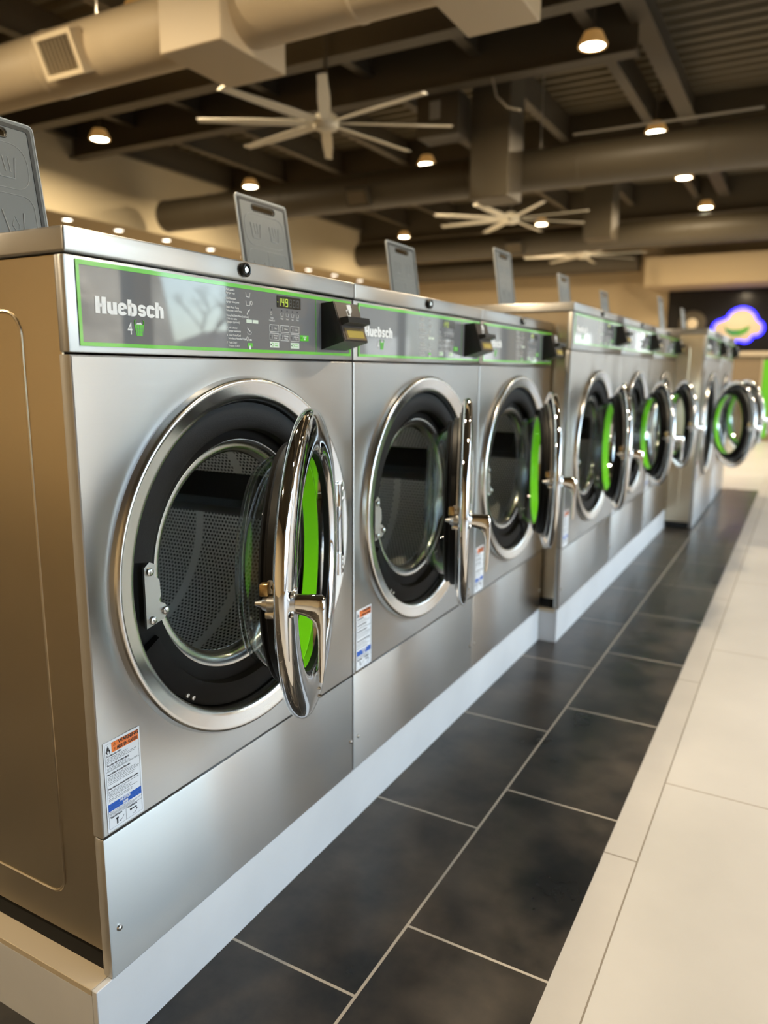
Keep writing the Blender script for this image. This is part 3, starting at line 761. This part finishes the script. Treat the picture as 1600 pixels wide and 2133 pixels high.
    bb = B(); prism(bb, rrect(0, 0, .205, Lh, .008, 3), lambda a, c_, e_: lid3(a, c_, e_, -.005, 0), [slot], .0009); dl = part('dispenser_lid', bb, 'lid_plastic', angle=30); dl['label'] = 'grey open dispenser lid'
    bb = B(); prism(bb, rrect(.006, .003, .199, Lh-.006, .006, 3), lambda a, c_, e_: lid3(a, c_, e_, -.0002, .0012), [rrect(.013, .004, .192, Lh-.013, .005, 3)]); fin('dark_seal', bb, 'lid_dark', dl)
    bb = B(); tube(bb, [lid3(a, c_, 1, 0, -.001) for a, c_ in rrect(.0, .0, .205, Lh, .008, 3)], .0022, 6, True); fin('rim', bb, 'lid_edge', dl)
    bb = B(); tube(bb, [lid3(a, c_, 1, 0, .0005) for a, c_ in rrect(.059, .204, .151, .220, .0075, 4)], .0016, 6, True); fin('grip_slot', bb, 'lid_dark', dl)
    bb = B()
    def emb(pts, cl=False, rr=.0009): tube(bb, [lid3(a, c_, 1, 0, 0) for a, c_ in pts], rr, 6, cl)
    emb(rrect(.022, .118, .183, .196, .03, 5), True); emb(rrect(.022, .012, .183, .108, .02, 5), True)
    for a in (.06, .135):
        emb([(a-.014, .172), (a-.010, .136), (a+.018, .136), (a+.024, .172)], False, .0016)
        emb([(a-.001, .172), (a+.003, .146)], False, .0012); emb([(a+.010, .172), (a+.012, .146)], False, .0012)
        emb([(a-.018, .078), (a-.006, .030), (a+.018, .030), (a+.024, .078)], False, .0016)
        emb([(a+.005, .070), (a-.002, .054), (a+.003, .046), (a+.010, .048), (a+.012, .056)], True, .0010)
    emb([(.1025, .014), (.1025, .106)])
    fin('embossing', bb, 'lid_emboss', dl)
    # -------- door, hinged on the right, origin on the hinge line
    dk = R/.28
    bb = B(); cD = (0, -R, 0)
    prof = [(-.0215, R-.002), (-.0255, R-.009), (-.028, R-.025), (-.030, .215*dk), (-.018, .208*dk), (-.008, .2035*dk), (-.002, .206*dk), (.001, .212*dk), (.0025, .222*dk), (.002, R-.026), (-.001, R-.010), (-.0035, R-.004), (-.008, R), (-.019, R)]
    revolve(bb, prof, 'x', cD, 128); dr_ = part('door', bb, 'chrome', (hx, hy, cz), angle=45)
    def dp(name, bm, mt, label=None, **kw):
        o_ = fin(name, bm, mt, dr_, **kw)
        if label: o_['label'] = label
        return o_
    bb = B(); revolve(bb, [(-.0285, .216*dk), (-.0285, .238*dk), (-.033, .239*dk), (-.033, .216*dk)], 'x', cD, 96); dp('back_plate', bb, 'steel_plain')
    bb = B(); revolve(bb, [(-.033, .195*dk), (-.033, .222*dk), (-.036, .226*dk), (-.047, .224*dk), (-.049, .218*dk), (-.053, .216*dk), (-.057, .219*dk), (-.061, .216*dk), (-.063, .205*dk), (-.059, .195*dk)], 'x', cD, 96); dp('rubber_gasket', bb, 'rubber', angle=30)
    bb = B(); revolve(bb, [(-.009, .2035*dk), (-.020, .2030*dk), (-.020, .1985*dk), (-.009, .1985*dk)], 'x', cD, 96); dp('inner_seal', bb, 'rubber')
    bb = B(); revolve(bb, [(-.0205, .200*dk), (-.031, .199*dk), (-.031, .1955*dk), (-.0205, .1965*dk)], 'x', cD, 96); dp('chrome_collar', bb, 'chrome')
    bb = B(); revolve(bb, [(-.0315, .1945*dk), (-.0605, .1926*dk), (-.0605, .1901*dk), (-.0315, .1920*dk)], 'x', cD, 96); dp('green_liner', bb, 'green_plastic', 'bright green liner ring')
    bb = B(); revolve(bb, [(-.050, .1985*dk), (-.072, .1975*dk), (-.094, .190*dk), (-.108, .178*dk), (-.115, .158*dk), (-.118, .10*dk), (-.1185, .0005), (-.1125, .0005), (-.112, .10*dk), (-.109, .155*dk), (-.103, .173*dk), (-.091, .1835*dk), (-.072, .1925*dk), (-.050, .1945*dk)], 'x', cD, 96, False); dp('glass_bowl', bb, 'bowl_glass', 'clear glass door bowl', angle=60)
    # handle near the free edge
    ey = -(2*R - .032*dk)
    bb = B()
    so = [(0, .0125), (.012, .0135), (.030, .0135), (.046, .0130), (.0515, .008), (.052, -.010), (.052, -.035), (.0515, -.070), (.050, -.105), (.047, -.128)]
    si = [(0, -.0165), (.012, -.019), (.022, -.0225), (.030, -.028), (.0355, -.036), (.0385, -.048), (.0395, -.060), (.0395, -.080), (.0395, -.105), (.0405, -.126)]
    st = [(.5, 0), (.35, .8), (0, 1.0), (-.35, .8), (-.5, 0)]
    hw = [.0125, .0115, .0105, .0100, .0105, .0110, .0110, .0105, .0095, .0075]
    rows_ = []
    for (a0_, c0_), (a1_, c1_), w_ in zip(so, si, hw):
        ring_ = []
        for i_ in range(16):
            t_ = 2*PI*i_/16; p_ = (1+math.cos(t_)*(abs(math.cos(t_))**-.35 if abs(math.cos(t_)) > 1e-6 else 1))/2; p_ = min(1, max(0, p_)); sn = math.sin(t_)
            ring_.append(bb.verts.new((a1_+(a0_-a1_)*p_, ey+w_*sn, c1_+(c0_-c1_)*p_)))
        rows_.append(ring_)
    for A_, D_ in zip(rows_, rows_[1:]):
        for j_ in range(16): bb.faces.new((A_[j_], A_[(j_+1) % 16], D_[(j_+1) % 16], D_[j_]))
    bb.faces.new(rows_[0]); bb.faces.new(rows_[-1])
    hd = dp('handle', bb, 'chrome', angle=35)
    bb = B(); cyl(bb, (-.002, ey, 0), (.006, ey, 0), .022, .018, 24)
    for a_ in range(4):
        t_ = PI/4+a_*PI/2; cyl(bb, (.001, ey+math.cos(t_)*.022, math.sin(t_)*.022), (.005, ey+math.cos(t_)*.022, math.sin(t_)*.022), .0055, .004, 12)
    dp('handle_base', bb, 'bolt_steel')
    bb = B(); cyl(bb, (-.022, ey, -.004), (-.038, ey, -.004), .0135, .0135, 20); cyl(bb, (-.038, ey, -.004), (-.0465, ey, -.004), .0130, .0095, 20); cyl(bb, (-.0465, ey, -.004), (-.058, ey, -.004), .0065, .0035, 16)
    dp('latch_bolt', bb, 'steel_plain')
    bb = B(); box(bb, (-.042, ey-.010, -.026), (-.023, ey+.010, -.014), .003); dp('latch_bracket', bb, 'bolt_steel')
    bb = B(); box(bb, (-.050, ey-.008, .009), (-.036, ey+.008, .029), .0025); dp('latch_block', bb, 'brass', 'brass coloured block')
    bb = B(); prism(bb, rrect(-.040, .010, -.022, .032, .003, 3), lambda a, c_, e_: (a, ey+(.0075 if e_ else .0045), c_), [[(-.030+math.cos(t_*PI/6)*.0045, .021+math.sin(t_*PI/6)*.0045) for t_ in range(12)]]); dp('latch_strap', bb, 'steel_plain')
    for dy_, dz_ in ((-.018, -R+.040), (-.004, -R+.018)):
        bb = B(); revolve(bb, [(0, .0005), (0, .0038), (.0045, .0028), (.005, .0005)], 'x', (.0005, -R+dy_, dz_), 12, False); dp('rivet', bb, 'bolt_steel')
    # hinge on the ring
    bb = B(); box(bb, (-.006, hy+.012, cz-.105*dk), (.0145, hy+.034, cz+.105*dk), .003)
    for s_ in (-1, 1):
        cyl(bb, (hx-.004, hy+.004, cz+s_*.078*dk-.025), (hx-.004, hy+.004, cz+s_*.078*dk+.025), .0085, None, 16)
    hg = part('hinge', bb, 'chrome')
    for s_ in (-1, 1):
        for e_ in (-.011, .011):
            bb = B(); revolve(bb, [(.0145, .0005), (.0145, .006), (.0185, .005), (.0195, .0005)], 'x', (0, hy+.023, cz+s_*.078*dk+e_), 14, False); fin('bolt', bb, 'bolt_steel', hg)
    return root

def place(root, x, y0, W, ang, label, group, z=FZ):
    root.location = (x-.42, y0+W/2, z)
    tag(root, label, 'washing machine', group)
    for ch in root.children:
        if ch.name.split('.')[0] == 'door': ch.rotation_euler.z = math.radians(ang)

G1 = 'near bank of three smaller washers'; G2 = 'middle bank of three washers'; G3 = 'far bank of two large washers'
a = make_washer(.76, .2569, 1.0116, 1.1475, 1.1818, .386, .640, .3375, .283, .020, .664, (1.022, 1.140), True)
m1 = a; m2 = copy_tree(a); m3 = copy_tree(a)
place(m1, 0, 0, .76, 25, 'nearest washer with warning sticker, dispenser lid cut by the frame', G1)
place(m2, 0, .76, .76, 22.4, 'second washer from the near end, its door seen exactly edge-on', G1)
place(m3, 0, 1.52, .76, 22.8, 'third washer, last of the lower near bank beside the step forward', G1)
a = make_washer(.92, .262, 1.078, 1.228, 1.262, .48, .655, .345, .29, .020, .762, (1.104, 1.222), False)
m4 = a; m5 = copy_tree(a); m6 = copy_tree(a)
place(m4, .073, 2.30, .92, 20, 'first washer of the taller middle bank, its steel side showing', G2)
place(m5, .073, 3.22, .92, 24, 'centre washer of the taller middle bank', G2)
place(m6, .073, 4.14, .92, 24, 'last washer of the middle bank, before the big far ones', G2)
a = make_washer(1.12, .335, 1.221, 1.393, 1.431, .56, .736, .39, .33, .022, .885, (1.243, 1.381), False)
m7 = a; m8 = copy_tree(a)
place(m7, .26, 5.07, 1.12, 30, 'nearer of the two big far washers, glass porthole facing the camera', G3, .010)
place(m8, .26, 6.20, 1.12, 30, 'farthest big washer at the end of the whole row', G3, .010)

# ------------------------------------------------------------------ ceiling downlights
def downlight(x, y, z, label, cat_group, power, rad=.085, soft=False, top=None):
    t = empty('downlight', (x, y, z), label, 'ceiling light', cat_group)
    bb = B(); revolve(bb, [(0, rad), (0, rad+.018), (.012, rad+.020), (.10, rad*.75), (.105, rad*.4), (.105, .0005), (.05, .0005), (.012, rad-.004)], 'z', (0,0,0), 32, False); fin('housing', bb, 'lamp_trim' if soft else 'lamp_halo_can', t)
    bb = B(); revolve(bb, [(.010, .0005), (.010, rad*.96), (.004, rad*.97), (.001, rad*.6), (0, .0005)], 'z', (0,0,0), 32, False); fin('lens', bb, 'lamp_glow_soft' if soft else 'lamp_glow', t)
    if top:
        bb = B(); cyl(bb, (0, 0, .10), (0, 0, top-z), .008, None, 8); fin('stem', bb, 'girder_brown', t)
    L = bpy.data.lights.new('downlight_lamp', 'AREA'); L.shape = 'DISK'; L.size = rad*1.9; L.energy = power; L.color = WARM; L.spread = math.radians(170)
    lo = bpy.data.objects.new('downlight_lamp', L); C.objects.link(lo); lo.parent = t; lo.location = (0, 0, -.012)
    return t
ORD = ['first', 'second', 'third', 'fourth', 'fifth', 'sixth', 'seventh', 'eighth', 'ninth', 'tenth', 'eleventh', 'twelfth']
GL = 'round warm downlights under the roof'
for i, (x, y) in enumerate(((-0.79, 5.58), (-0.73, 8.00), (-0.74, 10.11), (-0.70, 12.13))): downlight(x, y, Zf(3.45), '%s downlight from the camera in the right-hand ceiling row' % ORD[i], GL, LAMP_W, .092, top=ZC)
for i, (x, y) in enumerate(((-3.46, 3.53), (-3.39, 8.01), (-3.31, 12.30))): downlight(x, y, Zf(3.45), '%s downlight from the camera in the middle ceiling row, past the fans' % ORD[i], GL, LAMP_W, .092, top=ZC)
for i, (x, y) in enumerate(((-6.11, 5.45), (-6.03, 7.92), (-5.96, 12.33))): downlight(x, y, Zf(3.45), '%s downlight from the camera in the left ceiling row' % ORD[i], GL, LAMP_W, .092, top=ZC)
for y in (1.5, -1.5):          # the same rows go on behind the camera
    for x in (-5.7, -3.3, -.7): downlight(x, y, Zf(3.45), 'downlight overhead behind the camera, outside the photo', GL, LAMP_W, .092, top=ZC)
for y in (1.5, 5.0, 8.5, 12.0): downlight(1.9, y, Zf(3.45), 'added fill downlight overhead, out of view right of the frame', GL, LAMP_W*.6, .092, top=ZC)  # row added out of view to warm the right wall and floor
ys = [5.20, 6.13, 6.96, 7.85, 8.8, 9.65, 10.6, 11.5, 12.4, 13.4]
for i, y in enumerate(ys): downlight(-7.56, y, Zf(2.852), '%s of the small recessed lights in the cream soffit, from the left' % ORD[i], 'small soffit lights along the left', SOFFIT_W, .06, True)

# ------------------------------------------------------------------ ceiling fans
def make_fan():
    t = empty('ceiling_fan', (0,0,0))
    bb = B(); revolve(bb, [(-.06, .0005), (-.06, .06), (-.04, .10), (.02, .115), (.06, .09), (.09, .04), (.09, .0005)], 'z', (0,0,0), 32, False); fin('hub', bb, 'fan_metal', t)
    bb = B(); cyl(bb, (0,0,.07), (0,0,ZC-Zf(3.0)), .014, None, 12); revolve(bb, [(.62, .0005), (.62, .05), (.70, .06), (.70, .0005)], 'z', (0,0,.3), 20, False); fin('downrod', bb, 'girder_brown', t)
    for i in range(8):
        a_ = math.radians(-58+45*i); bb = B()
        n_ = 6; rows = []
        for j in range(n_+1):
            q = j/n_; rr = .075+q*.975; wd = .036+.013*math.sin(PI*min(1, q*1.15)); pt_ = math.radians(14-6*q)
            rows.append([(rr, s_*wd*math.cos(pt_), s_*wd*math.sin(pt_)) for s_ in (-1, -.4, .4, 1)])
        up_, dn = [], []
        for rw in rows:
            up_.append([bb.verts.new((p[0], p[1], p[2]+(.009 if 0 < k_ < 3 else .003))) for k_, p in enumerate(rw)])
            dn.append([bb.verts.new((p[0], p[1], p[2]-.003)) for p in rw])
        for j in range(n_):
            for k_ in range(3):
                bb.faces.new((up_[j][k_], up_[j+1][k_], up_[j+1][k_+1], up_[j][k_+1])); bb.faces.new((dn[j][k_], dn[j][k_+1], dn[j+1][k_+1], dn[j+1][k_]))
            for k_ in (0, 3): bb.faces.new((up_[j][k_], dn[j][k_], dn[j+1][k_], up_[j+1][k_]))
        for j in (0, n_):
            for k_ in range(3): bb.faces.new((up_[j][k_], up_[j][k_+1], dn[j][k_+1], dn[j][k_]))
        bl = fin('blade', bb, 'fan_metal', t); bl.rotation_euler.z = a_
    return t
fan = make_fan()
for i, (x, y, l) in enumerate(((-2.79, 4.89, 'nearest eight-bladed ceiling fan, largest in view above the washers'), (-2.78, 9.35, 'second eight-bladed ceiling fan, middle of the three'), (-2.74, 12.95, 'farthest and smallest eight-bladed ceiling fan'))):
    fo = fan if i == 0 else copy_tree(fan)
    fo.location = (x, y, Zf(3.0)); fo.rotation_euler.z = math.radians((0, 9, 17)[i]); tag(fo, l, 'ceiling fan', 'eight-bladed ceiling fans')

# ------------------------------------------------------------------ ducts
def duct(y, z, rr, x0, x1, mt, label):
    t = empty('air_duct', (x0, y, z), label, 'duct', 'round air ducts across the hall')
    prof = [(x0-x0, .0005), (0, rr), (.03, rr+.006), (.05, rr)]
    x = .8
    while x < x1-x0-.1:
        prof += [(x, rr), (x+.01, rr+.005), (x+.03, rr+.005), (x+.04, rr)]; x += 1.2
    prof += [(x1-x0, rr), (x1-x0, .0005)]
    bb = B(); revolve(bb, prof, 'x', (0,0,0), 36, False); fin('pipe', bb, mt, t, angle=14)
    return t
def register(t, xl, dy, dz, w_, h_, face, mt='register_tan'):
    """grille boot on a duct; face: direction it looks in the y-z plane (degrees below the horizontal towards the camera)"""
    R_ = Matrix.Translation((xl, dy, dz)) @ Matrix.Rotation(math.radians(face), 4, 'X')
    fr = B()
    for lo_, hi_ in (((-w_/2, -.10, -h_/2), (-w_/2+.03, 0, h_/2)), ((w_/2-.03, -.10, -h_/2), (w_/2, 0, h_/2)), ((-w_/2+.03, -.10, -h_/2), (w_/2-.03, 0, -h_/2+.03)), ((-w_/2+.03, -.10, h_/2-.03), (w_/2-.03, 0, h_/2))): box(fr, lo_, hi_, .003, 1)
    for v in fr.verts: v.co = R_ @ v.co
    o_ = fin('register', fr, mt, t)
    g_ = B(); n_ = 8
    for i in range(n_):
        x = -w_/2+.03+(w_-.06)*(i+.5)/n_; box(g_, (x-.006, -.095, -h_/2+.03), (x+.006, -.06, h_/2-.03))
    box(g_, (-w_/2+.03, -.02, -h_/2+.03), (w_/2-.03, 0, h_/2-.03))
    for v in g_.verts: v.co = R_ @ v.co
    fin('grille', g_, 'grille_brown', o_, smooth=False)
d1 = duct(3.06, Zf(3.02), .20, -8.0+1.0, XW-.1, 'duct_brown', 'nearest tan round duct with square register, top left')
register(d1, -3.44+7.0, -.165, -.045, .35, .25, 24)
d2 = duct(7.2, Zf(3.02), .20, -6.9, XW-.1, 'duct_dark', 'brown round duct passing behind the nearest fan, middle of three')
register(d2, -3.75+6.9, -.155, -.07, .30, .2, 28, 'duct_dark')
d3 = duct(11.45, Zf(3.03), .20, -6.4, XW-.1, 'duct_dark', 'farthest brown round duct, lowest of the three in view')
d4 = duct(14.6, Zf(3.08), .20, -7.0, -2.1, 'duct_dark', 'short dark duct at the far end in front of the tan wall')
bb = B()
for x in (.4, 2.4, 4.4): cyl(bb, (x, 0, .19), (x, 0, ZC-Zf(3.08)), .008, None, 8)
fin('hanger_rods', bb, 'wire', d4)
register(d3, -3.4+6.4, -.155, -.07, .30, .2, 28, 'duct_dark')
def plenum(x0, y0, z0, x1, y1, z1, mt, label=None, parent=None):
    bb = B(); box(bb, (x0, y0, z0), (x1, y1, z1), .006, 1)
    for zz_ in (z0+.02,): 
        box(bb, (x0-.012, y0-.012, z1-.03), (x1+.012, y1+.012, z1), .003, 1)
    o_ = fin('duct_box', bb, mt, parent)
    if parent is not None: o_.location = -Vector(parent.location)
    else: tag(o_, label, 'duct riser', 'square duct risers'); o_.name = 'duct_riser'
plenum(-2.56, 2.80, Zf(2.78), -2.10, 3.40, Zf(3.34), 'duct_brown', parent=d1)
plenum(-.86, 2.84, Zf(2.74), -.46, 3.34, Zf(3.34), 'duct_brown', parent=d1)
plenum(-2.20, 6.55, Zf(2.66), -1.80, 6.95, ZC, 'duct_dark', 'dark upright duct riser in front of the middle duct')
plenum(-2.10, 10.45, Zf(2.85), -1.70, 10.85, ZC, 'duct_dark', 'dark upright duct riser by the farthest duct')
# hanging unit with pale face
t = empty('heater_unit', (-2.42, 6.40, Zf(3.38)), 'small dark ceiling unit with a pale face beside the duct riser', 'ceiling unit')
bb = B(); box(bb, (-.22, -.15, -.18), (.22, .15, .20), .01); fin('casing', bb, 'joist_brown', t)
bb = B(); box(bb, (-.08, -.158, -.03), (.03, -.150, .13), .002, 1); fin('speaker_face', bb, 'hvac_grey', t)
bb = B()
for s_ in (-.18, .18): cyl(bb, (s_, 0, .2), (s_, 0, ZC-Zf(3.38)), .006, None, 8)
fin('hanger_rods', bb, 'wire', t)
for i, (x, y, z0, l) in enumerate(((-3.36, 3.06, 3.20, 'thin pale hanger rod holding the nearest duct'), (-1.70, 7.2, 3.22, 'thin pale hanger rod holding the middle duct'))):
    bb = B(); cyl(bb, (x, y, Zf(z0)), (x, y, ZC), .007, None, 8); tag(fin('hanger_rod', bb, 'wire'), l, 'rod', 'duct hanger rods')
bb = B(); tube(bb, [(-1.75, 5.95, Zf(3.5)), (-1.72, 5.98, Zf(3.36)), (-1.62, 6.0, Zf(3.26)), (-1.5, 6.0, Zf(3.22))], .010, 8)
tag(fin('cable', bb, 'wire'), 'thin pale cable hooked under the second girder by the riser', 'cable')
bb = B(); cyl(bb, (-1.3, 6.95, Zf(3.24)), (.35, 6.95, Zf(3.24)), .012, None, 8); tag(fin('conduit_pipe', bb, 'wire'), 'thin pale conduit pipe along the top of the middle duct', 'pipe')

# ------------------------------------------------------------------ far end: dark panel, neon sign, counter
bb = B(); box(bb, (-1.62, YF-.06, Zf(1.0)), (1.40, YF-.001, Zf(2.54)), .004, 1)
tag(fin('wall_panel', bb, 'panel_black'), 'large black wall panel behind the glowing sign', 'wall panel')
sg = empty('cloud_sign', (-.36, YF-.085, Zf(1.84)), 'cloud-shaped neon sign with blue glow and green swoosh', 'neon sign')
def cloud(s=1.0):
    pts = []
    for cx_, cz_, rr, a0, a1 in ((-.32, -.02, .17, 95, 250), (-.08, -.16, .16, 215, 300), (.18, -.17, .15, 235, 350), (.36, -.03, .17, 290, 430), (.08, .10, .31, 35, 160)):
        for i in range(9):
            t_ = math.radians(a0+(a1-a0)*i/8); pts.append(((cx_+math.cos(t_)*rr)*s, (cz_+math.sin(t_)*rr)*s))
    return pts
bb = B(); prism(bb, cloud(.80), lambda a, c_, e_: (a, -.02 if e_ else .02, c_)); fin('cloud_face', bb, 'sign_face', sg)
bb = B(); tube(bb, [(a, -.012, c_) for a, c_ in cloud(.86)], .024, 8, True); fin('neon_tube', bb, 'neon_blue', sg)
bb = B(); ol = [(a_*.8, c_*.8) for a_, c_ in [(-.27, .06), (-.20, -.03), (-.08, -.06), (.10, -.05), (.24, .02), (.29, .01), (.22, -.12), (.06, -.20), (-.10, -.19), (-.22, -.10)]]
prism(bb, ol, lambda a, c_, e_: (a, -.032 if e_ else -.02, c_)); fin('green_swoosh', bb, 'sign_green', sg)
bb = B(); prism(bb, [(-.19, -.03), (-.08, -.075), (.04, -.08), (.03, -.105), (-.10, -.11), (-.17, -.07)], lambda a, c_, e_: (a, -.036 if e_ else -.032, c_)); fin('teal_band', bb, 'sign_teal', sg)
# a second, unlit round sign on the dark panel
bb = B(); revolve(bb, [(0, .0005), (0, .24), (.03, .25), (.03, .0005)], 'y', (0,0,0), 40, False)
o = fin('round_sign', bb, 'duct_dark', None, (-1.15, YF-.095, Zf(1.92))); tag(o, 'dim round unlit sign on the black panel, behind the far washer lids', 'sign')
bb = B(); revolve(bb, [(-.012, .0005), (-.012, .09), (0, .10), (0, .0005)], 'y', (0,0,0), 24, False); fin('emblem', bb, 'register_tan', o)
# red board on the far wall
bb = B(); box(bb, (-3.95, YF-.05, Zf(1.70)), (-2.75, YF-.001, Zf(2.22)), .004, 1); tag(fin('wall_board', bb, 'panel_red'), 'dark red board on the far tan wall behind the middle lids', 'wall board')
t = empty('reception_counter', (.6, 13.9, 0), 'brown reception counter with pale top and bright green strip, far end', 'counter')
bb = B(); box(bb, (-1.6, -.30, 0), (1.9, .30, 1.42), .004, 1); fin('body', bb, 'counter_wood', t)
bb = B(); box(bb, (-1.66, -.36, 1.42), (1.96, .36, 1.50), .006, 1); fin('counter_top', bb, 'counter_top', t)
bb = B(); box(bb, (-.37, -.312, .06), (-.24, -.301, 1.36), .002, 1); o = fin('green_strip', bb, 'panel_green', t); o['label'] = 'bright green strip'
bb = B(); box(bb, (-.405, -.316, .04), (-.38, -.301, 1.40), .002, 1); fin('edge_trim', bb, 'counter_top', t)
o = downlight(-.30, 14.4, Zf(2.552), 'downlight over the counter by the neon sign', GL, 14.0, .06, False)

# ------------------------------------------------------------------ outside, seen mirrored in the steel and the panels
b = B(); box(b, (XW+.2, -30, -.4), (70, 60, -.13)); box(b, (XL-40, YF+.2, -.4), (XW+.2, 60, -.13)); struct('ground_outside', b, 'asphalt', smooth=False)
b = B(); rng = random.Random(11)
nx, ny = 10, 40; vs = []
for i in range(nx+1):
    rw = []
    for j in range(ny+1):
        x = 9+i*1.2; y = -14+j*1.0; t_ = i/nx; e_ = min(1, max(0, (.3+1.02*x-y)/1.2), max(0, (y-.62*x)/2.0))
        rw.append(b.verts.new((x, y, -.14+e_*(8.5*math.sin(t_*PI/2)+rng.uniform(-.12, .12)*(t_ > 0)))))
    vs.append(rw)
for i in range(nx):
    for j in range(ny): b.faces.new((vs[i][j], vs[i+1][j], vs[i+1][j+1], vs[i][j+1]))
struct('hill_outside', b, 'dry_bank')
def tree(x, y, h, label, seed):
    rng = random.Random(seed); t = empty('bare_tree', (x, y, -.13), label, 'tree', 'bare trees outside')
    bb = B()
    def br(p, d, l, rr, dep):
        q = p+d*l; cyl(bb, p, q, rr, rr*.7, 6)
        if dep == 0: return
        for _ in range(3): br(q, (d+Vector((rng.uniform(-.8, .8), rng.uniform(-.8, .8), rng.uniform(-.1, .5)))).normalized(), l*.72, rr*.62, dep-1)
    br(Vector((0,0,0)), Vector((0,0,1)), h*.3, .09, 4); fin('branches', bb, 'bark', t)
tree(24, 26.5, 6.5, 'bare tree outside the windows, mirrored in the nearest control panel', 1)
tree(30, 36, 6.5, 'bare tree outside beyond the house, mirrored in the washers', 2)
h = empty('house', (46, 56, -.13), 'grey gabled house outside, mirrored in the nearest control panel', 'house')
bb = B(); box(bb, (-3, -4, 0), (3, 4, 1.9)); fin('house_body', bb, 'house_wall', h, smooth=False)
bb = B(); prism(bb, [(-4.6, 1.8), (0, 3.9), (4.6, 1.8)], lambda a, c_, e_: (3.4 if e_ else -3.4, a, c_)); fin('roof', bb, 'house_roof', h, smooth=False)
bb = B(); box(bb, (-3.06, -.8, 0), (-3.0, .3, 1.5)); fin('teal_shutter', bb, 'house_teal', h, smooth=False)
bb = B(); box(bb, (-3.05, 1.2, .3), (-3.0, 3.2, 1.4)); fin('garage_panel', bb, 'white_paint', h, smooth=False)
h.scale = (1.3, 2.0, 1.25)

h = empty('building', (3.5, 27, -.13), 'long pale low building added outside the far windows to dim the sky mirrored in the middle bank', 'building')  # added to cover the bright sky mirrored in the middle bank's panels
bb = B(); box(bb, (-6, 0, 0), (14, 6, 4.6)); fin('building_body', bb, 'house_wall', h, smooth=False)
bb = B(); box(bb, (-6.2, -.2, 4.6), (14.2, 6.2, 4.8)); fin('roof_edge', bb, 'white_paint', h, smooth=False)
for i in range(5):
    bb = B(); box(bb, (-4.5+i*3.6, -.03, 1.0), (-2.5+i*3.6, 0, 2.6)); fin('shop_window', bb, 'white_paint', h, smooth=False)
